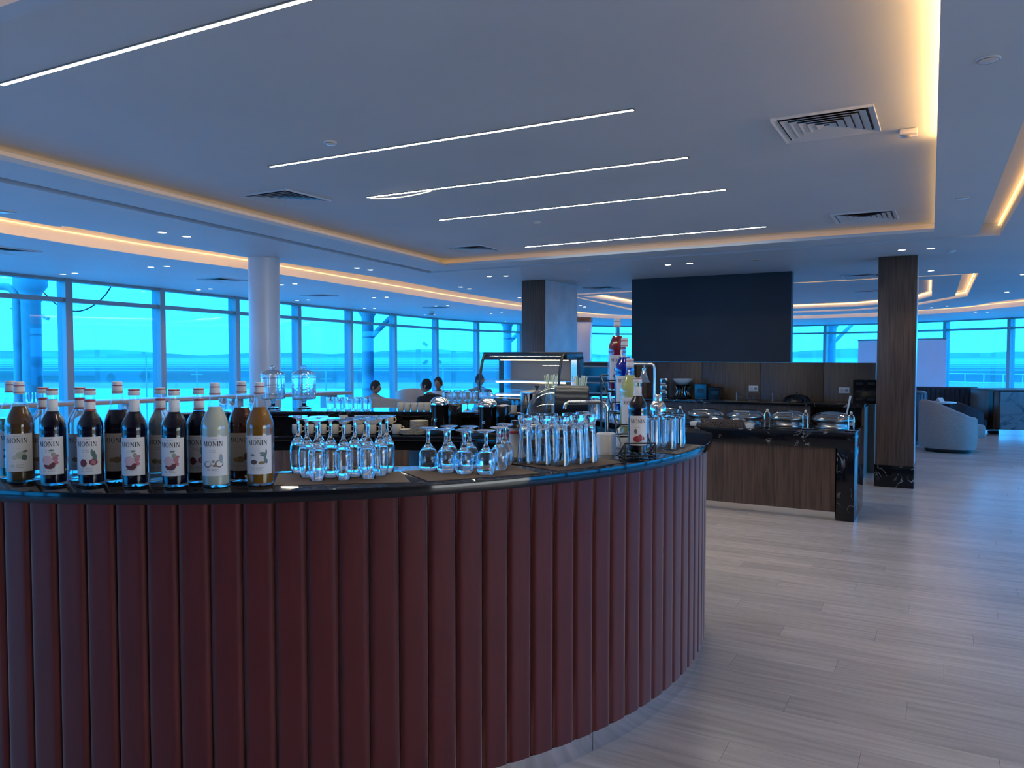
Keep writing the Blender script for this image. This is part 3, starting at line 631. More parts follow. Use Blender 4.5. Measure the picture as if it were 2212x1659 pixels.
    put('small_print', bmesh_part((shape, 'sp'), lines), M['ink_grey'], lb)
    fr = FRUIT[fruit]
    for q, ((cx, cz, rx, rz), c) in enumerate(fr):
        put('fruit_print', bmesh_part((shape, fruit, q), lambda: wrap(blob(cx * 1.25, cz * 1.1, rx * 1.3, rz * 1.25), R + .0011 + .00018 * (q + 1), zc, 1, 1).mesh('fruit_print')), col_mat(c), lb)
    return t
bz = BH + .0005
rows = [
    (27, 1031, 'tall', 'olive', 'vanilla', 'pale green syrup bottle half hidden behind the brown one at the left edge', .62, 0),
    (46, 1040, 'tall', 'brown', 'flower', 'brown syrup bottle with tall white cap at the left end of the row', .76, -.16),
    (97, 1034.5, 'short', 'clear', 'nut', 'clear syrup bottle behind the dark raspberry bottle near the left end', .77, -.1),
    (117, 1046, 'short', 'dark', 'berry', 'dark syrup bottle with raspberry label, the leftmost of the raspberry ones', .77, -.25),
    (176, 1035, 'short', 'clear', 'nut', 'clear syrup bottle tucked behind the dark passion fruit bottle', .77, -.1),
    (198, 1046, 'short', 'dark', 'passion', 'dark syrup bottle with red fruit and palm leaf label', .77, -.25),
    (257, 1038.5, 'tall', 'dark', 'hazel', 'dark syrup bottle with tall cap and hazelnut label', .72, -.1),
    (293, 1048, 'short', 'dark', 'berry', 'dark syrup bottle with raspberry label in front of the hazelnut one', .77, -.25),
    (349, 1039.5, 'short', 'clear', 'nut', 'rightmost clear syrup bottle, pale nut label, red and white neck band', .77, -.15),
    (379, 1049, 'short', 'dark', 'berry', 'rightmost dark syrup bottle with raspberry label', .77, -.3),
    (432, 1040.5, 'short', 'dark', 'passion', 'dark syrup bottle with red neck band behind the milky coconut one', .76, -.2),
    (467, 1050, 'tall', 'milky', 'coconut', 'milky white syrup bottle with two coconut halves on its label', .77, -.12),
    (524, 1037.5, 'tall', 'redbrown', 'hazel', 'red brown syrup bottle left of the golden one', .74, -.12),
    (563, 1046, 'tall', 'amber', 'vanilla', 'golden yellow syrup bottle at the right end of the row', .76, -.12)]
for u, v, sh, lq, fr, lab, fill, tn in rows:
    p = at(u, v, bz); bottle((p.x, p.y, bz), sh, lq, fr, lab, fill, tn, tint=(.50, .42, .36) if fr == 'hazel' else None)

# ---- stepped wire rack with four bottles
rb = [(deep(1378, 3.10), bz + .010), (deep(1361, 3.27), 1.158), (deep(1349, 3.38), 1.246), (deep(1333, 3.49), 1.336)]
for (p, z), (sh, lq, fr, lab, fill) in zip(rb, (('short', 'dark', 'pomegranate', 'dark syrup bottle with pomegranate label on the lowest step of the wire rack', .80), ('tall', 'lemon', 'citrus', 'lemon yellow syrup bottle on the second step of the wire rack', .78), ('tall', 'blue', 'vanilla', 'bright blue syrup bottle on the third step of the wire rack', .74), ('tall', 'red', 'pomegranate', 'red syrup bottle on the topmost step of the wire rack', .76))):
    bottle((p.x, p.y, z + .004), sh, lq, fr, lab, fill, .12, 'syrup bottles in the wire rack')
ax = (rb[3][0] - rb[0][0]); ax.normalize(); sd = Vector((ax.y, -ax.x, 0))
rk = thing('wire_bottle_rack', 'black stepped wire rack holding four syrup bottles', 'rack', (0, 0, 0))
HW = .062; wr = .0032
def P3(p, s, f, z): q = p + sd * s + ax * f; return (q.x, q.y, z)
for s in (-HW, HW):
    b0, b3 = rb[0][0], rb[3][0]
    path = [P3(b0, s, -.055, bz + .055), P3(b0, s, -.055, bz + .005), P3(b3, s, .06, bz + .005), P3(b3, s, .06, rb[3][1] + .07)]
    path += [P3(b3, s, -.02, rb[3][1] + .06), P3(b0, s, .045, rb[0][1] + .05)] if False else []
    MB().tube(path, wr, 8).build('side_frame', M['black_wire'], rk, True)
    MB().tube([P3(b3, s, .06, rb[3][1] + .07), P3(b3, s, -.045, rb[3][1] + .015), P3(rb[2][0], s, -.045, rb[2][1] + .015), P3(rb[1][0], s, -.045, rb[1][1] + .015), P3(b0, s, -.02, bz + .02)], wr, 8).build('stringer', M['black_wire'], rk, True)
for k, (p, z) in enumerate(rb):
    MB().tube([P3(p, -HW, .05, z), P3(p, -HW, -.05, z), P3(p, HW, -.05, z), P3(p, HW, .05, z)], wr, 8, True).build('shelf_loop', M['black_wire'], rk, True)
    MB().tube([P3(p, 0, -.05, z), P3(p, 0, .05, z)], wr * .9, 8).build('shelf_wire', M['black_wire'], rk, True)
    MB().tube([P3(p, -HW, .05, z), P3(p, -HW, -.048, z + .05), P3(p, HW, -.048, z + .05), P3(p, HW, .05, z)], wr, 8).build('guard_rail', M['black_wire'], rk, True)
for s in (-HW, HW):
    for p, z in rb[1:]: MB().tube([P3(p, s, .045, bz + .004), P3(p, s, .045, z)], wr, 8).build('upright', M['black_wire'], rk, True)
for f, z in ((.06, bz + .005), (.06, rb[3][1] + .07)): MB().tube([P3(rb[3][0], -HW, f, z), P3(rb[3][0], HW, f, z)], wr, 8).build('cross_bar', M['black_wire'], rk, True)

# ---- place mats
def quadmat(name, pts, mat, label, stripes=None):
    P_ = [at(u, v, BH) for u, v in pts]; c = sum(P_, Vector()) / 4
    t = thing(name, label, 'mat', (c.x, c.y, BH + .0003)); L = [((q - c).x, (q - c).y) for q in P_]
    MB().prism(L[::-1], 0, .0022).build('mat_sheet', mat, t)
    if stripes:
        for f0, f1 in stripes:
            lerp = lambda a, b, f: (a[0] + (b[0] - a[0]) * f, a[1] + (b[1] - a[1]) * f)
            MB().prism([lerp(L[0], L[1], f0), lerp(L[0], L[1], f1), lerp(L[3], L[2], f1), lerp(L[3], L[2], f0)], .0022, .0027).build('stripe', M['mat_pale'], t)
MZ = BH + .0030
quadmat('place_mat', [(590, 1050), (887, 1043), (863, 1019), (601, 1025)], M['mat'], 'brown place mat under the upturned tulip glasses')
quadmat('place_mat', [(866, 1019), (926.6, 1041), (1167, 1023.5), (1096, 1003)], M['mat'], 'brown place mat under the round wine glasses')
quadmat('place_mat', [(1102, 1001.5), (1205, 1018), (1346, 1000), (1284, 988)], M['mat'], 'brown place mat under the tall beer glasses')
quadmat('place_mat', [(1368, 975), (1467, 982), (1520, 963), (1440, 957)], M['mat_grey'], 'grey place mat with pale stripes under the straight tumblers', [(.80, .86), (.90, .94)])

# ---- glassware standing upside down
def glass_set(name, prof, spots, kind, group, tail, seg=28):
    S_ = sorted(spots); me = MB().lathe(prof, seg).mesh(name, True, 60); me.materials.append(M['crystal']); n = len(S_)
    for i, (u, v) in enumerate(S_):
        p = at(u, v, MZ); o = put(name, me, None, loc=(p.x, p.y, MZ), rz=random.uniform(0, 6)); tag(o, '%s, %s %s' % (kind, nth(i, n), tail), 'glass', group)
th = .0012
def inverted(out, foot_r, H, rim_in=None, wall=.0013):
    """closed lathe profile of an upturned stem glass: out = outer bowl/stem radii from the rim up"""
    inn = [(max(r - wall, 0.0), z) for r, z in out if r > .008]
    inn[-1] = (0.0, inn[-1][1] + .002)
    top = [(foot_r * .25, H - .008), (foot_r * .9, H - .003), (foot_r, H - .0015), (foot_r * .98, H), (0, H)]
    return inn[::-1] + [(out[0][0] - wall * .5, -.0003 + .0004)] + out + top
tulip = inverted([(.0225, .0005), (.0258, .03), (.0278, .055), (.0285, .075), (.0272, .092), (.0225, .108), (.0140, .122), (.0072, .134), (.0048, .150), (.0043, .172), (.0055, .184)], .033, .198)
wine = inverted([(.0285, .0005), (.0325, .018), (.0348, .035), (.0340, .052), (.0295, .067), (.0215, .079), (.0125, .088), (.0080, .097), (.0058, .110), (.0055, .130), (.0075, .140)], .033, .151)
beer = [(0, .150), (.018, .148), (.0195, .138), (.0205, .105), (.0235, .070), (.0265, .035), (.0285, .0), (.0300, .0), (.0285, .035), (.0255, .070), (.0225, .100), (.0212, .125), (.0215, .145), (.0240, .158), (.0270, .166), (.0275, .176), (.0262, .183), (0, .183)]
tumbler = [(0, .132), (.0255, .130), (.0270, .120), (.0285, .0), (.0305, .0), (.0290, .136), (.0275, .140), (0, .140)]
glass_set('tulip_glass', tulip, [(645, 1021.5), (664, 1030), (685, 1037.5), (690, 1023), (715, 1030), (743, 1035.5), (767, 1028), (790, 1021.5), (796, 1033), (822, 1026), (836, 1019.5)], 'upturned tall tulip glass', 'upturned tulip glasses', 'of its cluster beside the golden bottle')
glass_set('wine_glass', wine, [(925.4, 1015), (963, 1019), (1003, 1022), (1050, 1023.5), (970, 1008.5), (1014, 1010), (1078, 1013.5), (1090, 1003)], 'upturned round wine glass', 'upturned round wine glasses', 'of the middle cluster on the bar')
glass_set('beer_glass', beer, [(1134, 1001), (1174, 1003.5), (1213, 1006), (1247, 1001), (1274, 997.5), (1152, 993), (1190, 994.5), (1229, 993), (1258, 988.5)], 'upturned waisted beer glass', 'upturned beer glasses', 'of the cluster left of the wire rack')
glass_set('tumbler', tumbler, [(1411, 970), (1445, 971), (1464, 966), (1400, 963), (1428, 962), (1452, 960), (1466, 957.5), (1440, 953.5)], 'straight clear tumbler', 'tumblers beside the wire rack', 'of the group right of the rack')

# ---- small things on the bar top
def cup_paper(u, v, r, h, label, hole=True):
    p = at(u, v, BH); t = thing('paper_roll', label, 'paper roll', (p.x, p.y, BH + .0005), 0)
    MB().lathe([(.018, 0), (r, 0), (r, h - .003), (r - .003, h), (.018, h), (.018, 0)], 32).build('paper', M['white'], t, True, 30)
    MB().lathe([(.0175, .001), (.0175, h - .001), (.0160, h - .001), (.0160, .001), (.0175, .001)], 20).build('core_tube', M['cream'], t, True, 30)
cup_paper(1309, 981, .041, .088, 'white paper roll standing between the beer glasses and the rack')
p = at(1346, 966, BH); t = thing('white_squeeze_bottle', 'white round-shouldered bottle half hidden behind the wire rack', 'bottle', (p.x + .0, p.y, BH + .0005))
MB().lathe([(0, 0), (.032, 0), (.034, .004), (.034, .055), (.030, .075), (.018, .088), (.012, .092), (0, .092)], 24).build('bottle_body', M['white'], t, True)
MB().lathe([(.012, .0915), (.012, .105), (.004, .115), (0, .115)], 16).build('spout', M['white'], t, True)
for i, (u, v) in enumerate(((1085, 1002), (1112, 992))):
    p = at(u, v, BH); t = thing('syrup_pump_jar', ['grey dispenser with red band and black lid behind the round wine glasses', 'grey dispenser with red band and black lid behind the leftmost beer glass'][i], 'dispenser', (p.x, p.y + .05, BH + .0005))
    MB().lathe([(0, 0), (.044, 0), (.046, .006), (.036, .03), (.0255, .055), (.0245, .075), (.0245, .115), (.026, .120), (0, .121)], 28).build('jar', base_mat('frosted_grey_plastic', (.42, .44, .48), .3), t, True)
    MB().lathe([(.0249, .098), (.0253, .099), (.0253, .108), (.0249, .109)], 28).build('red_band', M['red'], t, True)
    MB().lathe([(.027, .1215), (.027, .127), (.018, .133), (.014, .150), (0, .152)], 24).build('lid', M['black'], t, True)
# cocktail shaker standing behind the tumblers
p = at(1421, 938, BH); t = thing('cocktail_shaker', 'polished steel cocktail shaker behind the straight tumblers', 'shaker', (p.x, p.y, BH + .0005))
MB().lathe([(0, 0), (.035, 0), (.037, .004), (.042, .12), (.042, .123), (0, .123)], 28).build('cup', M['chrome'], t, True)
MB().lathe([(.0425, .1235), (.0425, .130), (.040, .150), (.030, .168), (.022, .174), (0, .174)], 28).build('shoulder', M['chrome'], t, True)
MB().lathe([(.019, .1745), (.019, .203), (.016, .207), (0, .207)], 24).build('cap', M['steel'], t, True)
# chrome tap on the inner edge
p = deep(1311, 3.75); t = thing('bar_tap', 'chrome gooseneck tap arching beside the beer glasses', 'tap', (p.x, p.y, .94), radians(8))
pth = [(0, 0, 0), (0, 0, .30)] + [(-.03 + .03 * cos(a), 0, .30 + .03 * sin(a)) for a in (.4, .8, 1.2, 1.57)] + [(-.19, 0, .33), (-.205, 0, .322), (-.21, 0, .30)]
MB().tube(pth, .0095, 12).build('spout', M['chrome'], t, True); MB().lathe([(0, 0), (.028, 0), (.028, .01), (.018, .03), (0, .03)], 20).build('base', M['chrome'], t, True)
MB().prism([(.35, 3.62), (.72, 3.72), (.80, 4.3), (.42, 4.35)], .90, .939).build('inner_sink_top', M['steel'], wk, bevel=.002)
MB().prism([(.38, 3.66), (.69, 3.74), (.76, 4.26), (.45, 4.30)], .0, .899).build('cabinet', M['black'], wk)

# ------------------------------------------------------------------ rear ledge
def on(u, y, z): q = deep(u, y); return (q.x, q.y, z)
LZ = BH + .0005
jp = None
for u, lab in ((589, 'left glass pedestal jar with lid on the rear ledge'), (656, 'right glass pedestal jar with lid on the rear ledge')):
    t = thing('pedestal_jar', lab, 'jar', on(u, 5.80, LZ), 0, 'glass pedestal jars')
    MB().lathe([(0, .002), (.055, 0), (.060, .004), (.045, .014), (.016, .035), (.013, .06), (.030, .074), (.080, .079), (.086, .082), (.087, .084), (.087, .262), (.0845, .262), (.0845, .087), (0, .086)], 32).build('jar_bowl', M['crystal'], t, True, 50)
    MB().lathe([(.088, .263), (.088, .268), (.080, .282), (.045, .296), (.016, .302), (.012, .306), (.020, .314), (.022, .322), (.016, .333), (0, .337)], 32).build('jar_lid', M['jar_glass'], t, True, 60)
    for k in range(8):
        a = 2 * pi * k / 8; MB().tube([(.087 * cos(a), .087 * sin(a), .10), (.0875 * cos(a), .0875 * sin(a), .25)], .004, 6).build('glass_rib', M['crystal'], t, True)
    for z in (.12, .19, .24): MB().lathe([(.087, z - .004), (.0895, z), (.087, z + .004)], 32).build('glass_ring', M['jar_glass'], t, True)
    MB().lathe([(0, .090), (.05, .092), (.06, .12), (.058, .17), (0, .175)], 20).build('ice', M['thin'], t, True)
rim = [(0, .006), (.027, .007), (.0285, .012), (.0315, .094), (.0328, .094), (.030, .004), (.028, 0), (0, 0)]
rm = MB().lathe(rim, 20).mesh('water_glass', True, 60); rm.materials.append(M['crystal'])
def rows_of(me, name, u0, u1, y, n, rows_, label, cat, group, z=LZ, dy=.085):
    k = 0
    for r in range(rows_):
        for i in range(n):
            u = u0 + (u1 - u0) * (i + .0) / max(n - 1, 1); yy = y + dy * r
            o = put(name, me, None, loc=on(u, yy, z), rz=.6 * k); k += 1
            tag(o, label % ('%s in the %s row' % (nth(i, n), ['front', 'back'][r])), cat, group)
rows_of(rm, 'water_glass', 713, 793, 5.70, 5, 2, 'short water glass by the pedestal jars, %s', 'glass', 'water glasses on the rear ledge')
for i, (u, y) in enumerate(((64, 5.5), (84, 5.6), (482, 5.62), (502, 5.55), (546, 5.72))):
    o = put('water_glass', rm, None, loc=on(u, y, LZ) if u > 400 else at(u, 871.5 - u * .035, 1.0465), rz=i); tag(o, ['water glass left of two seen behind the brown bottle', 'water glass right of two seen behind the brown bottle', 'water glass seen left of two between the milky and red brown bottles', 'water glass seen right of two between the milky and red brown bottles', 'water glass beside the left pedestal jar'][i], 'glass', 'stray water glasses behind the bottles')
mug = MB().lathe([(0, .004), (.026, .004), (.036, .012), (.037, .078), (.039, .078), (.0395, .010), (.032, 0), (0, 0)], 24).mesh('cup_body', True, 50); mug.materials.append(M['cream'])
hdl = MB().tube([(.036, 0, .062), (.055, 0, .060), (.062, 0, .042), (.055, 0, .022), (.037, 0, .018)], .0045, 8).mesh('handle', True); hdl.materials.append(M['cream'])
def cup(loc, rz, label, group, s=1.0):
    t = thing('cup', label, 'cup', loc, rz, group); put('cup_body', mug, None, t); put('handle', hdl, None, t); t.scale = (s, s, s * (1.2 if s < .7 else 1)); return t
for i in range(6):
    for r in range(2): cup(on(865 + 14.5 * i, 5.66 + .06 * r, LZ), 1.2, 'cream espresso cup on the rear ledge, %s in the %s row' % (nth(i, 6), ['front', 'back'][r]), 'cups on the rear ledge', .61)
for i in range(3): cup(on(1080 + 15 * i, 5.46, LZ), 1.2, 'cream cup beside the display case, %s' % nth(i, 3), 'cups by the display case', .58)
# cups, saucers and plates on the lower work surface
wy = lambda u: 5.44 if u > 660 else 5.40
for i in range(9):
    u = 640 + 27 * i; cup(on(u, 5.45, WZ + .0005), .1 * (-1) ** i, 'cream cup on the work surface behind the tulip glasses, %s' % nth(i, 9), 'cups on the work surface', .86)
for i in range(4): cup(on(741 + 33 * i, 5.46, WZ + .0685), .2, 'cream cup stacked on top of the lower cups, %s' % nth(i, 4), 'stacked upper cups', .8)
pl = MB().lathe([(0, .002), (.05, .0), (.062, .004), (.066, .007), (.064, .008), (.05, .004), (0, .004)], 28).mesh('saucer', True, 50); pl.materials.append(M['cream'])
for j, (u, n) in enumerate(((884, 5), (905, 13))):
    for k in range(n): tag(put('saucer', pl, None, loc=on(u, 5.41, WZ + .001 + k * .0075)), 'cream saucer in the %s, %s' % (['short stack left of the tall one', 'tall stack beside the coffee machine'][j], 'bottom of the pile' if k == 0 else ('top of the pile' if k == n - 1 else ORD[k] + ' from below')), 'saucer', 'stacked saucers')
# two black capsule coffee machines
for i, (u, y) in enumerate(((955, 5.40), (1058, 5.20))):
    t = thing('coffee_machine', ['black coffee machine with chrome dome, left of the two', 'black coffee machine with chrome dome, right of the two'][i], 'coffee machine', on(u, y, WZ + .0005), radians(-14), 'coffee machines')
    MB().box((0, 0, .02), (.19, .20, .04)).build('drip_base', M['black'], t, bevel=.008)
    MB().lathe([(0, .0), (.058, .0), (.062, .02), (.060, .13), (.066, .17), (0, .17)], 24, (-.015, -.01, .041)).build('body', M['black_gloss'], t, True)
    MB().lathe([(.0665, .212), (.0665, .222), (.060, .245), (.040, .262), (0, .268)], 24, (-.015, -.01, 0)).build('dome', M['chrome'], t, True)
    MB().tube([(-.075, -.01, .19), (-.06, -.07, .235), (-.015, -.085, .25), (.03, -.07, .235), (.045, -.01, .19)], .006, 8).build('lever', M['chrome'], t, True)
    MB().box((.085, .03, .13), (.07, .13, .18)).build('water_tank', M['black_gloss'], t, bevel=.012)
    MB().box((-.015, -.075, .11), (.02, .05, .02)).build('outlet', M['chrome'], t, bevel=.003)
    MB().lathe([(0, .0), (.05, 0), (.05, .006), (0, .006)], 20, (-.015, -.05, .041)).build('drip_grid', M['steel'], t)
# glass bowl with sachets
t = thing('sachet_bowl', 'clear glass bowl full of paper sachets between the coffee machines', 'bowl', on(1010, 5.25, WZ + .0005))
MB().lathe([(0, .004), (.04, .004), (.07, .045), (.0725, .045), (.045, 0), (0, 0)], 28).build('bowl', M['thin'], t, True, 50)
for k in range(14): MB().box((random.uniform(-.045, .045), random.uniform(-.04, .04), .035 + .02 * random.random()), (.05, .016, .003), random.uniform(0, 3), random.uniform(-.9, .9)).build('sachet', M['cream'], t)
# wine glasses standing on the ledge
wu = [(r, .150 - z) for r, z in wine][::-1]
wm = MB().lathe(wu, 20).mesh('stem_glass', True, 60); wm.materials.append(M['crystal'])
rows_of(wm, 'stem_glass', 966, 1054, 5.62, 5, 2, 'stem glass on the ledge by the coffee machines, %s', 'glass', 'stem glasses on the rear ledge', LZ + .001)
rows_of(MB().lathe([(r, z) for r, z in tumbler], 20).mesh('tall_glass', True, 60), 'tall_glass', 1286, 1352, 4.93, 4, 2, 'straight tall glass behind the tap, %s', 'glass', 'tall glasses behind the tap')
for o in list(bpy.data.objects):
    if o.name.startswith('tall_glass') and not o.data.materials: o.data.materials.append(M['crystal'])

# ---- heated display case
t = thing('display_case', 'black heated display case with curved glass front and lit shelves', 'display case', on(1148, 6.15, LZ), RA)
W, D, H0 = .72, .42, .46
MB().box((0, 0, .036), (W + .04, D, .07)).build('base', M['black'], t, bevel=.004)
MB().box((0, .02, .405), (W + .03, .30, .06)).build('canopy', M['black'], t, bevel=.006)
MB().box((.02, D / 2 - .03, .20), (W - .10, .012, .40)).build('back_panel', grain(base_mat('perforated_steel', rough=.5), (.26, .24, .22), (.34, .32, .29), scale=(160, 160, 160), nscale=4), t)
for k, z in enumerate((.10, .205)):
    MB().box((.02, .06, z), (W - .08, .24, .006)).build('shelf', M['steel'], t); MB().box((.02, -.062, z - .010), (W - .10, .012, .010)).build('shelf_light', M['case_led'], t)
MB().box((.02, .0, .371), (W - .12, .03, .008)).build('top_light', M['case_led'], t)
cv = [(-.13 - .10 * sin(a), .40 * cos(a) + .01) for a in [k * pi / 2 / 10 for k in range(11)]]
for s in (-1, 1): MB().tube([(s * (W / 2 - .01), y_, z_) for y_, z_ in cv], .011, 8).build('front_frame', M['black'], t, True)
MB().grid(lambda i, j: ((i * 2 - 1) * (W / 2 - .015), cv[min(int(j * 10 + .5), 10)][0], cv[min(int(j * 10 + .5), 10)][1]), 1, 10).build('curved_glass', M['thin'], t, True)
MB().box((W / 2 + .005, .15, .20), (.018, .06, .40)).build('post', M['black'], t); MB().box((-W / 2 - .005, .15, .20), (.018, .05, .40)).build('post', M['black'], t)
MB().box((W / 2 - .06, D / 2 - .045, .2), (.05, .012, .38)).build('vent_strip', M['steel'], t)

# ---- roll-top dispenser behind the beer glasses: clear quarter dome, black drum
t = thing('drum_dispenser', 'black drum with a clear domed cover behind the beer glasses', 'dispenser', on(1192, 4.78, WZ + .0005), radians(-6))
MB().box((0, 0, .015), (.42, .24, .03)).build('base', M['black'], t, bevel=.006)
dr = MB().lathe([(0, 0), (.125, 0), (.135, .006), (.135, .205), (.128, .212), (0, .212)], 36).mesh('drum', True, 40)
o = put('drum', dr, base_mat('anodised_drum', (.018, .024, .036), .3, .7), t); o.location = (.02, 0, .235); o.rotation_euler = (0, pi / 2, 0)
hub = MB().lathe([(0, 0), (.055, 0), (.055, .02), (.035, .03), (.03, .012), (0, .012)], 24).mesh('hub', True, 40); o = put('hub', hub, M['black'], t); o.location = (-.005, -.0, .215); o.rotation_euler = (0, -pi / 2, 0)
dm = MB().grid(lambda i, j: (-.20 * sin(j * pi / 2) , .125 * cos(i * pi) * cos(j * pi / 2) ** .7, .03 + (.34 - .0) * sin(i * pi) ** .9 * cos(j * pi / 2) ** .6), 18, 10)
o = dm.build('clear_cover', M['acrylic'], t, True, 80); o.location = (.03, 0, 0)
for k in range(3): MB().lathe([(0, 0), (.03, 0), (.034, .09), (0, .09)], 16, (-.10 + .03 * k, -.02 + .03 * k, .031)).build('cup_inside', M['thin'], t, True)
# steel urn with black knob, straw cups
t = thing('steel_urn', 'steel pot with flat lid and black knob behind the drum', 'pot', on(1160, 5.55, LZ))
MB().lathe([(0, 0), (.115, 0), (.12, .01), (.12, .135), (.122, .14), (0, .14)], 32).build('pot', M['chrome'], t, True); MB().lathe([(.125, .1405), (.125, .146), (.05, .158), (0, .16)], 32).build('lid', M['steel'], t, True); MB().lathe([(.008, .16), (.01, .172), (.024, .182), (.022, .192), (0, .194)], 16).build('knob', M['black'], t, True)
SC = [base_mat('straw_white', (.72, .72, .66), .4), base_mat('straw_green', (.42, .58, .16), .4), base_mat('straw_cream', (.70, .66, .46), .4)]
for i, (u, y, z) in enumerate(((1252, 4.95, LZ), (1190, 5.40, LZ))):
    t = thing('straw_cup', ['cup of green and white straws right of the drum', 'cup of green and white straws above the drum'][i], 'straw cup', on(u, y, z))
    MB().lathe([(0, .003), (.035, .003), (.04, .12), (.042, .12), (.037, 0), (0, 0)], 24).build('cup', M['thin'] if i else M['black'], t, True)
    random.seed(20 + i)
    for k in range(16):
        a = 2 * pi * k / 16; r0 = .018 + .008 * (k % 2); MB().tube([(r0 * cos(a) * .7, r0 * sin(a) * .7, .006), (r0 * cos(a) * 1.9, r0 * sin(a) * 1.9, .262 + .02 * random.random())], .0034, 6).build('straw', SC[k % 3], t, True)
# ------------------------------------------------------------------ buffet area
def frame(o, x, y, z=0.0): q = Vector(o) + AX * x + BX * y; return Vector((q.x, q.y, z))
def solve(o, u, y):
    k = (u - 1106) / FPX; return (k * (o.y + BX.y * y) - (o.x + BX.x * y)) / (AX.x - k * AX.y)
# square wooden pillar on the right
pc = at(1888, 1050, 0); t = thing('wood_pillar', 'square walnut clad pillar on a black stone base at the right', 'pillar', (pc.x, pc.y, 0), RA)
MB().box((.20, .20, .125), (.405, .405, .25)).build('stone_base', M['marble'], t, bevel=.003)
MB().box((.20, .20, .25 + (ZS - .252) / 2), (.39, .39, ZS - .252)).build('wood_cladding', M['wood'], t, bevel=.002)
MB().box((.3975, .20, 1.43), (.004, .30, 2.34)).build('corner_trim', M['steel'], t)
# pier left of the dark panel
pc = at(1176, 603.6, ZS); t = thing('wood_pier', 'deep pier with a walnut front and a pale steel side', 'pier', (pc.x, pc.y, 0), RA)
MB().box((-.19, .57, ZS / 2), (.38, 1.14, ZS - .002)).build('core', M['wood'], t, bevel=.002)
MB().box((.004, .58, ZS / 2), (.008, 1.12, ZS - .004)).build('side_panel', grain(base_mat('pale_stone_cladding', rough=.3), (.42, .42, .43), (.56, .56, .57), nscale=2.5, detail=6), t)
# half-height walnut wall with the dark blue panel above
Wr = Vector((4.64, 9.79, 0)); WL = 3.95
t = thing('half_wall', 'half-height walnut panelled wall behind the buffet', 'wall panel', Wr, RA)
x = 0.0; k = 0
for wd in (.62, .80, .80, .80, .93):
    MB().box((x - wd / 2, 0, .70), (wd - .004, .14, 1.40)).build('panel', M['wood'], t, bevel=.0015); x -= wd
xa, xb = solve(Wr, 1367, -.02), solve(Wr, 1709, -.02)
o = MB().box(((xa + xb) / 2, 0, (1.402 + ZS) / 2), (xb - xa, .16, ZS - 1.404)).build('wall_center', M['navy_panel']); o.location = Wr; o.rotation_euler = (0, 0, RA); struct(o)
for i, u in enumerate((1628, 1824)):
    xx = solve(Wr, u, -.08); t2 = thing('wall_socket', ['white wall socket on the walnut wall below the dark panel', 'white wall socket on the walnut wall beside the right pillar'][i], 'socket', frame(Wr, xx, -.0705, up(841, 10.2)), RA, 'wall sockets')
    MB().box((0, -.004, 0), (.125, .008, .075)).build('plate', M['white'], t2, bevel=.002)
    MB().box((-.028, -.009, 0), (.045, .003, .05)).build('blank_module', M['cream'], t2); o_ = MB().lathe([(0, 0), (.017, 0), (.019, .003), (.021, .003), (.021, 0)], 16).build('outlet', M['frame'], t2); o_.rotation_euler = (pi / 2, 0, 0); o_.location = (.03, -.0082, 0)
# back counter under it
CZ = .90
t = thing('back_counter', 'long black topped counter with open shelves against the walnut wall', 'counter', Wr, RA)
MB().box((-2.0, -.345, CZ - .02), (3.84, .55, .04)).build('stone_top', M['marble'], t, bevel=.003)
MB().box((-2.3, -.33, .475), (3.2, .49, .79)).build('cabinet', M['wood_dark'], t)
for z in (.10, .46): MB().box((-.39, -.34, z), (.60, .50, .03)).build('shelf', M['wood'], t)
MB().box((-.095, -.34, .43), (.03, .50, .86)).build('side_panel', M['wood'], t); MB().box((-.39, -.10, .43), (.60, .02, .86)).build('back_board', M['wood_dark'], t)
MB().box((-2.0, -.34, .04), (3.80, .44, .08)).build('plinth', M['black'], t)
for k in range(5): 
    o = MB().box((0, 0, 0), (.30, .30, .045)).build('folded_towel', M['white'], None, bevel=.018, seg=3); o.location = frame(Wr, -.34, -.36, .500 + .046 * k); o.rotation_euler = (0, 0, RA + .04 * (-1) ** k); tag(o, 'white folded towel on the shelf by the pillar, %s' % ('bottom of the stack' if k == 0 else 'top of the stack' if k == 4 else ORD[k] + ' from below'), 'towel', 'folded towels on the shelf')
def bcp(u, y=-.34, z=CZ + .001): return frame(Wr, solve(Wr, u, y), y, z)
t = thing('serving_bowl_stand', 'white bowl on a black waisted stand on the back counter', 'bowl', bcp(1475), RA)
MB().lathe([(0, 0), (.125, 0), (.13, .01), (.085, .06), (.068, .10), (.080, .15), (.115, .185), (.115, .192), (0, .192)], 28).build('stand', M['black_gloss'], t, True, 50)
for k in range(14): a = 2 * pi * k / 14; MB().tube([(.112 * cos(a), .112 * sin(a), .018), (.0705 * cos(a), .0705 * sin(a), .10), (.098 * cos(a), .098 * sin(a), .172)], .004, 6).build('steel_rib', M['chrome'], t, True)
MB().lathe([(0, .200), (.05, .200), (.11, .245), (.138, .272), (.142, .272), (.115, .238), (.06, .1925), (0, .1925)], 32).build('bowl', M['white'], t, True, 50)
for k in range(3):
    o = MB().box((0, 0, .045), (.10, .12, .088)).build('chrome_cube', M['chrome'], None, bevel=.006); o.location = bcp(1437, -.30, CZ + .001 + .092 * k); o.rotation_euler = (0, 0, RA); tag(o, 'shiny chrome cube left of the white bowl, %s of three stacked' % ['bottom', 'middle', 'top'][k], 'riser', 'stacked chrome cubes')
    MB().box((0, -.061, .045), (.06, .004, .05)).build('dark_front', M['black'], o)
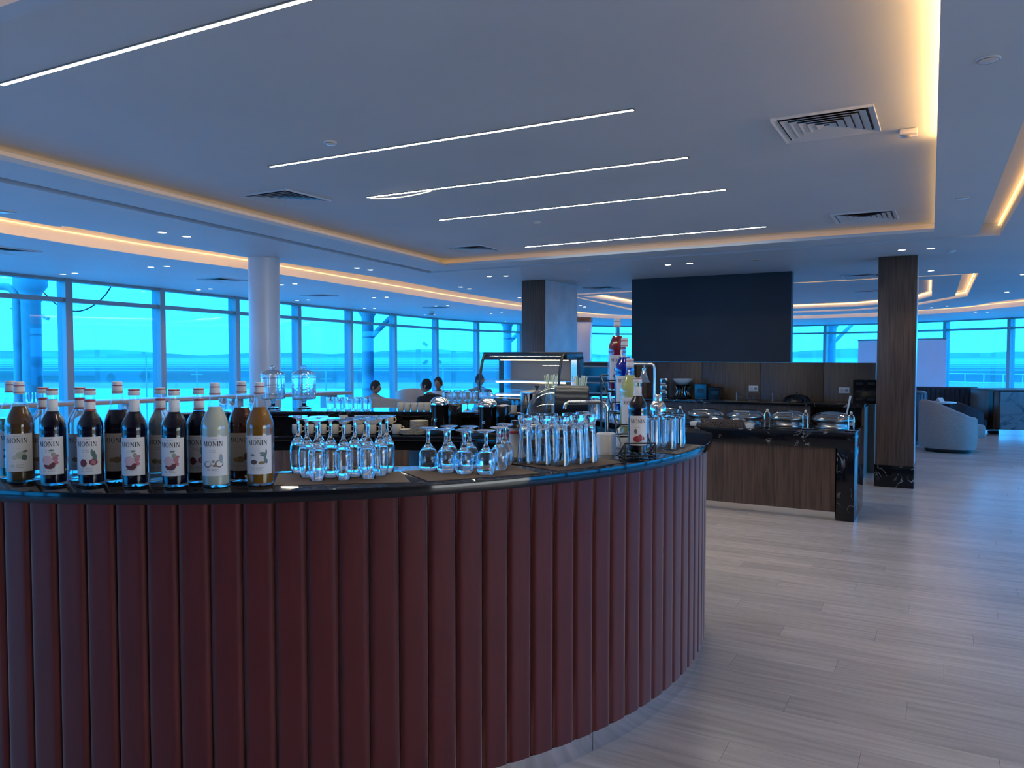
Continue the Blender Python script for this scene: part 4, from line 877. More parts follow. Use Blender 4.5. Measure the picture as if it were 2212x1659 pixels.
def bin_(u, w, d, h, y, label, z0=0.0):
    tt = thing('black_bin', label, 'container', bcp(u, y, CZ + .001 + z0), RA)
    MB().box((0, d / 2 - .004, h / 2), (w, .008, h)).box((0, -d / 2 + .004, h / 2), (w, .008, h)).box((w / 2 - .004, 0, h / 2), (.008, d - .016, h)).box((-w / 2 + .004, 0, h / 2), (.008, d - .016, h)).box((0, 0, .004), (w - .016, d - .016, .008)).build('shell', M['black_gloss'], tt)
    MB().box((0, -d / 2 - .002, h * .55), (w * .6, .004, h * .3)).build('front_slot', M['black'], tt); return tt
bin_(1518, .16, .2, .20, -.30, 'tall black container right of the white bowl'); bin_(1547, .16, .18, .16, -.34, 'low black container right of the tall one')
for i, u in enumerate((1858, 1884)):
    for k in range(3): bin_(u, .135, .2, .095, -.32, 'black cutlery bin beside the pillar, %s of the %s stack' % (['bottom', 'middle', 'top'][k], ['left', 'right'][i]), .097 * k)
t = thing('acrylic_guard', 'clear acrylic guard on thin posts behind the chafing dishes', 'guard', bcp(1632, -.40), RA)
for s in (-1, 1): MB().box((s * .23, 0, .055), (.012, .10, .11)).build('post', M['frame'], t)
MB().box((0, 0, .113), (.50, .14, .006)).build('top_sheet', M['thin'], t); MB().box((0, -.07, .06), (.46, .004, .09)).build('front_sheet', M['thin'], t)
t = thing('dark_dome_cover', 'dark domed food cover with a small steel knob on the back counter', 'cover', bcp(1722, -.36), RA)
MB().lathe([(.17, 0), (.165, .03), (.13, .07), (.07, .09), (0, .095)], 28).build('dome', M['black_gloss'], t, True); MB().lathe([(.006, .095), (.008, .108), (.017, .116), (0, .124)], 14).build('knob', M['chrome'], t, True)
t = thing('oven_stack', 'black appliance with two glass doors left of the heat lamp', 'oven', bcp(1312, -.30), RA)
MB().box((0, 0, .245), (.74, .42, .49)).build('housing', M['black'], t, bevel=.008)
for z in (.125, .36): 
    MB().box((-.10, -.213, z), (.46, .008, .17)).build('door_frame', M['frame'], t); o = MB().box((-.10, -.219, z), (.40, .006, .125)).build('glass_door', M['black_gloss'], t); MB().tube([(-.28, -.24, z + .07), (.08, -.24, z + .07)], .008, 8).build('handle', M['steel'], o, True)
MB().box((.24, -.212, .245), (.16, .006, .40)).build('control_panel', M['black_gloss'], t)

# ---- buffet island
C0 = at(1844, 1128.6, 0); IZ = .80; IL = 2.9
t = thing('buffet_island', 'walnut buffet island with a black marble waterfall top', 'buffet', (C0.x, C0.y, 0), RA)
MB().box((-IL / 2, .41, IZ - .07), (IL, .82, .14)).build('marble_top', M['marble'], t, bevel=.003)
MB().box((-.075, .41, (IZ - .141) / 2), (.15, .82, IZ - .142)).build('waterfall_leg', M['marble'], t, bevel=.003)
MB().box((-IL / 2 - .08, .42, .07 + (IZ - .142 - .07) / 2), (IL - .17, .76, IZ - .142 - .07)).build('wood_body', M['wood'], t)
MB().box((-IL / 2 - .08, .42, .034), (IL - .17, .72, .068)).build('steel_plinth', M['plinth'], t)
def isl(x, y, z=IZ + .001): return frame(C0, x, y, z)
spots = []
def chafer(label):
    c = thing('chafing_dish', label, 'chafing dish', (0, 0, 0), 0, 'chafing dishes on the island')
    MB().lathe([(0, 0), (.150, 0), (.155, .004), (.155, .012), (.135, .016), (.130, .03), (.165, .055), (.178, .075), (.186, .078), (.186, .084), (0, .084)], 36).build('pan', M['steel'], c, True)
    MB().lathe([(.186, .0845), (.188, .088), (.183, .096), (.165, .118), (.115, .143), (.05, .153), (0, .155)], 36).build('dome_lid', base_mat('lid_steel', (.55, .53, .50), .16, 1.0), c, True)
    MB().tube([(-.075, -.150, .112), (-.075, -.178, .140), (.075, -.178, .140), (.075, -.150, .112)], .007, 8).build('lid_handle', M['chrome'], c, True)
    MB().box((0, .185, .085), (.12, .03, .05)).build('hinge', M['steel'], c, bevel=.006)
    return c
names = ['chafing dish nearest the right end of the island, ladle standing behind', 'second chafing dish from the right end of the island', 'middle chafing dish of the five on the island', 'chafing dish behind the left small tureen', 'chafing dish farthest left beside the cocktail shaker']
xs = [-.25, -.66, -1.07, -1.48, -1.89]
c0 = chafer(names[0]); spread(c0, [(isl(x, .48), RA) for x in xs], names)
def holder(label):
    h = thing('spoon_holder', label, 'holder', (0, 0, 0), 0, 'spoon holders on the island')
    MB().lathe([(0, 0), (.05, 0), (.055, .008), (.03, .012), (.006, .014), (0, .014)], 24).build('dish', M['chrome'], h, True)
    MB().tube([(-.022, 0, .012), (-.022, 0, .13)] + [(-.022 * cos(a), 0, .13 + .022 * sin(a)) for a in (.6, 1.2, 1.9, 2.5)] + [(.022, 0, .13), (.022, 0, .012)], .006, 8).build('hoop', M['chrome'], h, True)
    MB().lathe([(0, 0), (.011, .002), (.013, .012), (.008, .022), (0, .024)], 12, (0, 0, .158)).build('finial', M['cream'], h, True)
    return h
hn = ['chrome spoon holder at the right end of the island', 'chrome spoon holder between the two right chafing dishes', 'chrome spoon holder right of the middle chafing dish', 'chrome spoon holder left of the small tureens']
h0 = holder(hn[0]); spread(h0, [(isl(x, .20), RA) for x in (-.055, -.45, -.80, -1.66)], hn)
t = thing('ladle', 'long handled ladle leaning behind the right end chafing dish', 'ladle', isl(-.16, .72), RA)
MB().tube([(0, 0, .045), (.02, .0, .16), (.045, 0, .30)], [.006, .007, .010], 8).build('handle', M['cream'], t, True); MB().lathe([(0, 0), (.03, .012), (.04, .04), (.038, .04), (.028, .014), (0, .003)], 20).build('scoop', M['steel'], t, True)
for i, x in enumerate((-1.30, -1.09)):
    t = thing('small_tureen', ['left small steel tureen with knobbed lid behind the lattice tray', 'right small steel tureen with knobbed lid behind the lattice tray'][i], 'tureen', isl(x, .225), RA, 'small tureens')
    MB().lathe([(0, 0), (.05, 0), (.055, .004), (.075, .05), (.082, .054), (0, .055)], 28).build('pot', M['chrome'], t, True); MB().lathe([(.083, .0555), (.080, .064), (.05, .088), (0, .098)], 28).build('lid', M['chrome'], t, True); MB().lathe([(.004, .098), (.006, .106), (.013, .114), (.011, .124), (0, .128)], 14).build('knob', M['chrome'], t, True)
t = thing('lattice_tray', 'brown lattice sided tray at the front edge of the island', 'tray', isl(-1.20, .075), RA)
MB().box((0, 0, .004), (.40, .10, .008)).build('floor_board', M['wood_dark'], t); lw = M['wood']
for s in (-1, 1):
    MB().box((0, s * .047, .066), (.40, .006, .010)).build('top_rail', M['mat'], t)
    for k in range(16): MB().box((-.19 + .0253 * k, s * .047, .036), (.007, .006, .056), 0, .5).box((-.19 + .0253 * k, s * .0468, .036), (.007, .006, .056), 0, -.5).build('lattice_slat', M['mat'], t)
for s in (-1, 1): MB().box((s * .197, 0, .036), (.006, .10, .07)).build('end_board', M['mat'], t)
for i, x in enumerate((-1.48, -.935)):
    t = thing('white_dish', ['small white dish left of the lattice tray', 'small white dish right of the lattice tray'][i], 'dish', isl(x, .08), RA, 'small white dishes')
    MB().lathe([(0, .004), (.035, .004), (.052, .036), (.055, .036), (.04, 0), (0, 0)], 4).build('dish', M['white'], t).rotation_euler = (0, 0, pi / 4)
# carving lamp
t = thing('heat_lamp', 'chrome arched heat lamp with a bell shade over the left end of the island', 'heat lamp', isl(-2.33, .62), RA)
hz = up(786, 8.35) - IZ
arch = [(-.27, 0, 0), (-.27, 0, hz - .05), (-.262, 0, hz - .02), (-.24, 0, hz - .004), (.22, 0, hz - .004), (.242, 0, hz - .02), (.25, 0, hz - .05), (.25, 0, 0)]
MB().tube(arch, .014, 12).build('arch', M['steel'], t, True); [MB().lathe([(0, 0), (.04, 0), (.04, .006), (.016, .012), (0, .012)], 20, (x_, 0, 0)).build('foot', M['steel'], t, True) for x_ in (-.27, .25)]
MB().tube([(.13, 0, hz - .018), (.13, 0, hz - .05)], .006, 8).build('cord', M['chrome'], t, True)
MB().lathe([(.020, .0), (.022, -.03), (.035, -.07), (.055, -.12), (.068, -.155), (.066, -.155), (.050, -.115), (.0, -.04)], 24, (.13, 0, hz - .05)).build('bell_shade', M['chrome'], t, True, 60)
MB().lathe([(0, -.09), (.018, -.10), (.022, -.12), (.012, -.135), (0, -.138)], 14, (.13, 0, hz - .05)).build('bulb', emit('heat_bulb', (1, .7, .4), 5), t, True)
t = thing('oval_plate', 'white oval plate under the heat lamp', 'plate', isl(-2.30, .36), RA)
MB().lathe([(0, .003), (.09, .003), (.12, .014), (.124, .014), (.095, 0), (0, 0)], 28).build('plate', M['white'], t, True, 50)
# ------------------------------------------------------------------ round white column
p = at(570, 557, ZS); t = thing('round_column', 'round glossy white column behind the bar', 'column', (p.x, p.y, 0))
MB().lathe([(0, 0), (.172, 0), (.172, ZS - .002), (0, ZS - .002)], 40).build('shaft', M['white_paint'], t, True, 40)
MB().lathe([(.173, 0), (.178, .0), (.178, .10), (.173, .10)], 40).build('skirting', M['steel'], t, True, 40)
# pale service partition beyond the pier
pa = deep(1258, 21.0); t = thing('service_partition', 'pale blue lit partition standing between the pier and the far windows', 'partition', (pa.x, pa.y, 0), RA * .4)
MB().box((0, 0, 1.20), (.46, .5, 2.40)).build('body', M['white_paint'], t, bevel=.004); MB().box((0, -.02, 2.46), (.50, .54, .11)).build('dark_cap', M['wood_dark'], t)

# ------------------------------------------------------------------ lounge seating
def tub(label, loc, rz, mat, group=None, s=1.0, hb=.74, ha=.55, name='tub_chair'):
    c = thing(name, label, 'armchair', loc, rz, group)
    sec = [(.37, .06), (.385, .20), (.38, -1), (.355, -2), (.315, -2), (.29, -1), (.28, .38), (.29, .25)]
    n = 26; vs = []; fs = []
    for i in range(n + 1):
        th_ = radians(-128 + 256 * i / n); top = ha + (hb - ha) * max(0, (cos(th_ * .9) + .25) / 1.25) ** 1.1; ex = .02 * (abs(th_) > 1.4)
        for r, z in sec:
            zz = top - .03 if z == -1 else top if z == -2 else z
            vs.append(((r + ex) * sin(th_), r * cos(th_) * (1.05), zz))
    m = len(sec)
    for i in range(n):
        for k in range(m): fs.append((i * m + k, i * m + (k + 1) % m, (i + 1) * m + (k + 1) % m, (i + 1) * m + k))
    fs.append(tuple(range(m))); fs.append(tuple(n * m + k for k in range(m))[::-1])
    MB().add(vs, fs).build('shell', mat, c, True, 50)
    MB().box((0, -.13, .31), (.53, .56, .20)).build('seat_cushion', mat, c, bevel=.05, seg=4)
    MB().lathe([(0, 0), (.30, 0), (.31, .02), (.31, .058), (0, .058)], 28).build('base', M['black'], c, True)
    c.scale = (s, s, s); return c
p = deep(2052, 12.0); tub('grey beige tub armchair beside the right pillar', (p.x, p.y, 0), radians(86), M['grey_fabric'], None, 1.06, .76, .52)
# pedestal table
p = deep(2032, 13.5); t = thing('side_table', 'small round pedestal table between the tub chairs and the banquette', 'table', (p.x, p.y, 0))
MB().lathe([(0, .655), (.25, .655), (.255, .662), (.255, .672), (.25, .678), (0, .678)], 32).build('table_top', M['cream'], t, True, 40); MB().lathe([(0, 0), (.2, 0), (.2, .012), (.03, .02), (.025, .655), (0, .655)], 24).build('pedestal', M['black'], t, True, 40)
o = MB().ext([(-.05, 0), (.05, 0), (0, .075)], 'x', -.06, .06).build('table_card', M['white']); o.location = (p.x, p.y, .679); o.rotation_euler = (0, 0, .4); tag(o, 'white folded card on the round pedestal table', 'card')
# banquettes with upright channels
def chan_mesh(w, h, d):
    return MB().grid(lambda i, j: ((i - .5) * w, -d * (1 - abs(2 * i - 1) ** 4) ** .5 - .01, .36 + (h - .36) * j - .03 * (j > .99) * abs(2 * i - 1)), 10, 3).mesh('channel', True, 70)
a, b = deep(1958, 15.9), deep(2116, 15.5); d = b - a; rz = atan2(d.y, d.x); Ln = d.length
t = thing('banquette', 'dark navy channelled banquette below the far right windows', 'banquette', ((a.x + b.x) / 2, (a.y + b.y) / 2, 0), rz)
H = up(836, 15.6); MB().box((0, .10, H / 2), (Ln, .16, H)).build('back', M['navy_fabric'], t, bevel=.03); MB().box((0, -.25, .22), (Ln, .55, .44)).build('seat', M['navy_fabric'], t, bevel=.05, seg=3)
n = 15; cm_ = chan_mesh(Ln / n, H - .02, .04); cm_.materials.append(M['navy_fabric'])
for k in range(n): put('channel', cm_, None, t, loc=(-Ln / 2 + Ln / n * (k + .5), .02, 0))
p = deep(1946, 13.1); t = thing('banquette_end', 'rounded end of a blue lit channelled banquette behind the pillar', 'banquette', (p.x, p.y, 0))
H = up(848, 12.9)
pr_ = [(.0, -.40), (.10, -.39), (.22, -.33), (.31, -.22), (.35, -.08), (.36, .10), (.36, .9), (-.9, .9), (-.9, -.40)]
MB().prism(pr_, .06, H - .01).build('body', M['navy_fabric'], t, bevel=.02); MB().prism([(x * .97, y * .97) for x, y in pr_], 0, .058).build('plinth', M['black'], t)
pts = smooth([Vector((x, y, 0)) for x, y in [(-.9, -.40)] + pr_[:7]], 4); acc = []
L_acc = 0
for i in range(len(pts) - 1): acc.append((L_acc, pts[i], pts[i + 1])); L_acc += (pts[i + 1] - pts[i]).length
cw = .085; ce = MB().grid(lambda i, j: ((i - .5) * cw, -.028 * (1 - abs(2 * i - 1) ** 4) ** .5, .09 + (H - .02 - .09) * j), 8, 2).mesh('channel', True, 70); ce.materials.append(grain(base_mat('blue_grey_velvet', rough=.6, Sheen_Weight=.5), (.035, .05, .075), (.05, .07, .10), nscale=40))
s_ = cw / 2
while s_ < L_acc:
    for l0, q0, q1 in acc:
        if l0 <= s_ < l0 + (q1 - q0).length:
            q = q0 + (q1 - q0) * ((s_ - l0) / (q1 - q0).length); tt = q1 - q0; put('channel', ce, None, t, loc=(q.x, q.y, 0), rz=atan2(tt.y, tt.x)); break
    s_ += cw
MB().tube([(q.x * .96, q.y * .96, H - .01) for q in pts], .035, 8).build('top_roll', M['navy_fabric'], t, True)
# wooden service cabinet at the right edge
t = thing('service_cabinet', 'low wood and stone service cabinet at the right picture edge', 'cabinet', (0, 0, 0))
pl_ = [(8.96, 14.57), (9.03, 14.24), (10.0, 14.02), (10.8, 14.4), (10.8, 15.0), (8.96, 15.0)]; HZ = up(841, 14.4)
MB().prism(pl_, .12, HZ - .03).build('wood_body', M['wood'], t, bevel=.003); MB().prism([(x + (9.7 - x) * .02, y + (14.5 - y) * .02) for x, y in pl_], 0, .118).build('steel_plinth', M['chrome'], t)
MB().prism([(x - (9.7 - x) * .012, y - (14.5 - y) * .012) for x, y in pl_], HZ - .029, HZ).build('top_board', M['wood_dark'], t)
dv = Vector((.97, -.22, 0)).normalized(); m = Vector((9.03, 14.24, 0)) + dv * .5; MB().box((m.x - .002, m.y - .012, (HZ + .09) / 2), (.96, .014, HZ - .17), atan2(dv.y, dv.x)).build('stone_panel', marble('grey_veined_stone', (.16, .16, .17), (.04, .04, .05), 2.2, .15, .06, .45), t)
MB().box((8.988, 14.405, (HZ + .09) / 2), (.10, .012, HZ - .17), atan2(-.33, .07)).build('dark_inlay', M['black'], t)
p = deep(2090, 14.5); tub('dark charcoal chair between the banquette and the service cabinet', (p.x, p.y, 0), radians(100), M['dark_fabric'], None, .72, .86, .6, 'dark_chair')

# ------------------------------------------------------------------ window-side seating behind the bar
HTZ = 1.045
q = [at(40, 874.5, HTZ), at(289, 865.6, HTZ), at(477, 854.5, HTZ), at(762, 846, HTZ)]
q0 = q[0] + (q[0] - q[1]) * .6; L3 = q[3]; dd = (L3 - q0); dd.z = 0; Ln = dd.length; rz = atan2(dd.y, dd.x)
t = thing('high_table', 'long narrow high table with a pale top along the window wall', 'table', (q0.x, q0.y, 0), rz)
MB().box((Ln / 2, .22, HTZ - .018), (Ln, .44, .036)).build('table_top', grain(base_mat('pale_table_top', rough=.3), (.34, .28, .26), (.40, .33, .30), nscale=4), t, bevel=.012)
for f in (.08, .38, .66, .95):
    MB().box((Ln * f, .22, (HTZ - .037) / 2), (.06, .30, HTZ - .037)).build('leg', M['frame'], t, bevel=.004); MB().box((Ln * f, .22, .012), (.30, .42, .024)).build('foot_plate', M['frame'], t, bevel=.004)
MB().tube([(Ln * .08, .22, .25), (Ln * .95, .22, .25)], .018, 8).build('foot_rail', M['frame'], t, True)
tub('dark chair seen between the glass pedestal jars', deep(642, 8.0), radians(20), M['dark_fabric'], None, 1.0, .90, .62, 'dark_chair')
tub('wide grey tub armchair with its back to the bar behind the water glasses', deep(806, 10.4), radians(8 + 180 - 12), M['grey_fabric'], 'lounge armchairs by the window', 1.02, .93, .86)
tub('beige leather armchair left of the man in black', deep(886, 12.7), radians(200), M['beige_leather'], 'lounge armchairs by the window', .60, 1.60, 1.48)
tub('low beige armchair back behind the stem glasses, left of two', deep(1012, 12.7), radians(176), M['beige_leather'], 'lounge armchairs by the window', 1.0, .92, .84)
tub('low beige armchair back behind the stem glasses, right of two', deep(1116, 12.4), radians(184), M['beige_leather'], 'lounge armchairs by the window', 1.0, .92, .84)

# ------------------------------------------------------------------ seated people
SKIN = grain(base_mat('skin', rough=.5, Subsurface_Weight=.1), (.27, .155, .105), (.31, .18, .125), nscale=8)
def skin_mesh(name, verts, edges, root=0, levels=2):
    me = bpy.data.meshes.new(name); me.from_pydata([v[0] for v in verts], edges, [])
    bm = bmesh.new(); bm.from_mesh(me); ly = bm.verts.layers.skin.verify(); bm.verts.ensure_lookup_table()
    for i, v in enumerate(verts):
        r = v[1]; bm.verts[i][ly].radius = r if isinstance(r, tuple) else (r, r); bm.verts[i][ly].use_root = (i == root)
    bm.to_mesh(me); bm.free(); o = bpy.data.objects.new(name, me); COL.objects.link(o)
    sk = o.modifiers.new('skin', 'SKIN'); sk.use_smooth_shade = True; sb = o.modifiers.new('sub', 'SUBSURF'); sb.levels = sb.render_levels = levels
    dg = bpy.context.evaluated_depsgraph_get(); dg.update(); ev = bpy.data.meshes.new_from_object(o.evaluated_get(dg)); bpy.data.objects.remove(o); return ev
def head_pts(c, yaw, tilt, s=1.0, grow=0.0, hair=False):
    """head as a shaped grid: brow, nose, mouth and chin on the -y side"""
    Mx = Matrix.Translation(c) @ Matrix.Rotation(yaw, 4, 'Z') @ Matrix.Rotation(tilt, 4, 'X'); mb = MB()
    def fn(i, j):
        th_ = 2 * pi * i; ph = pi * j; x = .075 * sin(ph) * sin(th_); y = -.092 * sin(ph) * cos(th_); z = .115 * cos(ph)
        f = max(0, cos(th_)) ** 6
        if z < -.02: x *= 1 + (z + .02) * 3.2; y = y * (1 + (z + .02) * 1.2) - .01 * f
        g = lambda c_, w_: math.exp(-((z - c_) / w_) ** 2)
        if not hair: y -= f ** 3 * (.024 * g(-.015, .016) + .010 * g(.0, .03) + .008 * g(-.052, .010) + .010 * g(-.085, .016)) - f * .006 * g(.022, .010)
        k = 1 + grow; v = Vector((x * k * s, y * k * s, z * k * s)); return tuple((Mx @ v))
    return mb, fn, Mx
def person(label, loc, rz, shirt, trousers, hair, yaw=0.0, tilt=0.0, lean=0.0, s=1.0, size=.88, cap=None, beard=False, side=0.0, sleeves=True):
    loc = (loc[0], loc[1], .0); t = thing('person', label, 'person', loc, rz)
    hip = .43; L = lambda x, y, z: (x + side * (z - hip) * (z > hip), y - lean * (z - hip) * (z > hip), z)
    sh = .86; V = [(L(0, 0, hip), (.15, .11)), (L(0, .01, .62), (.135, .10)), (L(0, .0, .78), (.165, .105)), (L(0, .0, sh + .03), (.075, .07)), (L(0, -.01, .945), (.052, .055))]
    Ed = [(0, 1), (1, 2), (2, 3), (3, 4)]
    for q_ in (-1, 1):
        b = len(V); V += [(L(q_ * .175, 0, .815), (.065, .062)), (L(q_ * .225, -.03, .64), (.048, .048)), (L(q_ * .17, -.24, .54), (.040, .038)), (L(q_ * .11, -.38, .53), (.028, .022))]; Ed += [(2, b), (b, b + 1), (b + 1, b + 2), (b + 2, b + 3)]
        b = len(V); V += [((q_ * .10, -.08, hip - .01), (.095, .09)), ((q_ * .12, -.44, hip + .03), (.070, .068)), ((q_ * .12, -.46, .10), (.048, .05)), ((q_ * .12, -.50, .05), (.04, .04)), ((q_ * .12, -.60, .035), (.038, .028))]; Ed += [(0, b), (b, b + 1), (b + 1, b + 2), (b + 2, b + 3), (b + 3, b + 4)]
    for q_ in (-1, 1):                         # five fingers on each hand
        w_ = Vector(L(q_ * .11, -.38, .53)); root = [i for i, v in enumerate(V) if (Vector(v[0]) - w_).length < 1e-5][0]
        b = len(V); V.append(((w_.x - q_ * .005, w_.y - .055, w_.z), (.034, .014))); Ed.append((root, b)); palm = b
        for k in range(4):
            b = len(V); ox = (k - 1.5) * .018; V += [((w_.x + ox, w_.y - .095, w_.z + .002), .0085), ((w_.x + ox, w_.y - .125 - .008 * (k in (1, 2)), w_.z - .014), .0075)]; Ed += [(palm, b), (b, b + 1)]
        b = len(V); V += [((w_.x - q_ * .042, w_.y - .05, w_.z - .004), .010), ((w_.x - q_ * .055, w_.y - .085, w_.z - .012), .0085)]; Ed += [(palm, b), (b, b + 1)]
    ev = skin_mesh('body', V, Ed, 0, 2)
    # the shirt is the trunk and the sleeves of the same surface, pushed out along its normals
    bm = bmesh.new(); bm.from_mesh(ev); bm.normal_update()
    def worn(c): return hip - .06 < c.z < .905 and not (c.z < .50 and c.y < -.13) and c.y > -.33 - lean * .2
    bmesh.ops.delete(bm, geom=[f for f in bm.faces if not worn(f.calc_center_median())], context='FACES')
    for v in bm.verts: v.co += v.normal * .014
    shirt_me = bpy.data.meshes.new('shirt'); bm.to_mesh(shirt_me); bm.free(); shirt_me.materials.clear(); shirt_me.shade_smooth()
    hc = Vector(L(0, -.02, 1.035)); mb, fn, Mx = head_pts(hc, yaw, tilt, s); mb.grid(fn, 28, 20, True)
    for q_ in (-1, 1):
        e = MB().lathe([(0, -.028), (.010, -.022), (.013, 0), (.014, .014), (.008, .028), (0, .032)], 10); mb.add([tuple(Mx @ Vector((q_ * .076 + v[0] * .5, v[1] + .012, v[2] - .008))) for v in e.v], e.f)
    bm = bmesh.new(); bm.from_mesh(ev); hm = mb.mesh('head', True, 80); bm.from_mesh(hm); bm.to_mesh(ev); bm.free(); ev.shade_smooth(); ev.materials.clear(); put('body', ev, SKIN, t)
    put('shirt', shirt_me, shirt, t)
    tv = [(V[0][0], tuple(r * 1.08 + .005 for r in V[0][1]))]; te = []
    for base in (9, 18):
        b = len(tv); tv += [(V[base + k][0], tuple(r * 1.12 + .006 for r in V[base + k][1])) for k in range(3)]; te += [(0, b), (b, b + 1), (b + 1, b + 2)]
    tm_ = skin_mesh('trousers', tv, te, 0, 2); tm_.shade_smooth(); put('trousers', tm_, trousers, t)
    mb, fn, Mx = head_pts(hc, yaw, tilt, s, .09, True)
    def hf(i, j):                              # hair cap: low at the nape, high over the brow
        th_ = 2 * pi * i; front = max(0, cos(th_)); j2 = j * (.62 - .30 * front ** 1.5); v = Vector(fn(i, j2)); return tuple(v + Vector((0, 0, .004 * sin(17 * i) + .003 * sin(41 * i + 9 * j))))
    mb.grid(hf, 28, 10, True); mb.build('hair', hair, t, True, 80)
    for q_ in (-1, 1):
        e = MB().lathe([(0, -.007), (.0075, -.004), (.0085, 0), (.0075, .004), (0, .007)], 10); MB().add([tuple(Mx @ Vector((q_ * .030 + v[0], v[1] * .6 - .083, v[2] + .010))) for v in e.v], e.f).build('eye', M['black_gloss'], t, True)
    if cap:
        mb2, f2, M2 = head_pts(hc, yaw, tilt, s, .14, True); mb2.grid(lambda i, j: f2(i, j * .40), 28, 8, True)
        vs2 = [tuple(M2 @ Vector((.075 * sin(a) * r, -.085 * cos(a) * r - .02 * (r - 1) * 3, .038 - .012 * (r - 1) * 3))) for r in (1.05, 1.75) for a in [-.9 + 1.8 * k / 10 for k in range(11)]]
        mb2.add(vs2, [(k, k + 1, 12 + k, 11 + k) for k in range(10)]); mb2.build('cap', cap, t, True, 70)
    t.scale = (size,) * 3
    return t
fab = lambda n, c: grain(base_mat(n, rough=.85), c, tuple(x * 1.2 for x in c), nscale=40)
BLK, WHT, GRY, NVY, HAIR = fab('black_cloth', (.010, .010, .014)), fab('white_cloth', (.62, .62, .64)), fab('grey_cloth', (.22, .21, .22)), fab('navy_cloth', (.02, .025, .05)), fab('dark_hair', (.010, .008, .007))
person('seated person with dark hair turned right, above the wide grey armchair', deep(809, 12.2), radians(150), GRY, NVY, HAIR, yaw=radians(-70), tilt=.08, s=.92, size=.955)
person('man in black leaning forward beside the beige armchair', deep(944, 11.7), radians(215), BLK, NVY, HAIR, yaw=radians(40), tilt=-.25, side=.26, lean=.06, s=.86, size=1.0)
person('person in a white shirt facing the man in black', deep(949, 13.2), radians(-8), WHT, NVY, HAIR, yaw=radians(-14), s=.92, lean=.1, size=.98)
person('person in a grey shirt and dark cap behind the stem glasses', deep(1036, 14.1), radians(6), GRY, NVY, HAIR, yaw=radians(8), cap=NVY, s=1.0, size=1.0)
# ------------------------------------------------------------------ ceiling fittings
def downlight_proto():
    t = thing('downlight', '', 'downlight', (0, 0, 0), 0, 'lit downlights')
    MB().lathe([(.034, .0), (.046, -.004), (.048, -.001), (.048, .0)], 24).build('trim_ring', M['white'], t, True)
    MB().lathe([(0, -.0015), (.034, -.0015), (.034, .0)], 24).build('lens', M['spot_glow'], t, True)
    return t
spl = bpy.data.lights.new('downlight_beam', 'SPOT'); spl.energy = 9; spl.color = (1.0, .90, .76); spl.spot_size = radians(95); spl.spot_blend = .6; spl.shadow_soft_size = .04
outer_l = [(136, 592), (162, 590), (326, 577), (360, 575), (429, 626), (454, 624), (608, 615), (637, 613), (642, 649), (666, 648), (808, 643), (835, 642), (787, 666), (809, 666), (942, 661), (967, 660), (918, 680), (938, 680), (1061, 677), (1084, 676), (1092, 695), (2107, 674), (2133, 674)]
inner_l = [(350, 502), (403, 511), (771, 579), (800, 583), (1057, 597), (1093, 596), (995, 620), (1014, 624), (1122, 643), (1443, 572), (1490, 569), (1948, 540), (2010, 537), (2011, 585), (2175, 631), (2210, 593), (1254, 660), (1263, 663), (2012, 664.5), (2046, 661)]
alll = sorted([(u, v, ZO) for u, v in outer_l] + [(u, v, ZS) for u, v in inner_l])
nm = lambda i: 'small lit downlight, number %s counting downlights from the left picture edge' % (['one', 'two', 'three', 'four', 'five', 'six', 'seven', 'eight', 'nine', 'ten', 'eleven', 'twelve', 'thirteen', 'fourteen', 'fifteen', 'sixteen', 'seventeen', 'eighteen', 'nineteen', 'twenty'] + ['twenty-%s' % x for x in ('one', 'two', 'three', 'four', 'five', 'six', 'seven', 'eight', 'nine')] + ['thirty'] + ['thirty-%s' % x for x in ('one', 'two', 'three', 'four', 'five', 'six', 'seven', 'eight', 'nine')] + ['forty', 'forty-one', 'forty-two', 'forty-three', 'forty-four', 'forty-five'])[i]
dp = downlight_proto()
dls = spread(dp, [(at(u, v, z - .0005), 0) for u, v, z in alll], [nm(i) for i in range(len(alll))])
spl2 = spl.copy(); spl2.energy = 60
def beam(x, y, z, l=spl):
    o = bpy.data.objects.new('downlight_beam', l); COL.objects.link(o); o.location = (x, y, z - .012); return o
for d_, (u, v, z) in zip(dls, alll): beam(*d_.location, spl)
# unseen downlights added behind and beside the camera, stronger to brighten the near floor
extra = [(x, y) for y in (-1.6,) for x in (-4.0, -1.6, .8, 3.2, 5.6)] + [(3.6, .6), (5.6, .6), (5.9, 3.0), (6.6, 5.4), (7.2, 8.2), (-3.9, .6)]
for i, (x, y) in enumerate(extra):
    o = copy_tree(dp); o.location = (x, y, ZS - .0005); o['label'] = ('added unseen downlight in the row behind the viewer, %s' % nth(i, 5)) if i < 5 else 'added downlight out of the picture beside the viewer, %s nearest' % ORD[i - 5]; o['group'] = 'added downlights out of view'; beam(x, y, ZS, spl2)
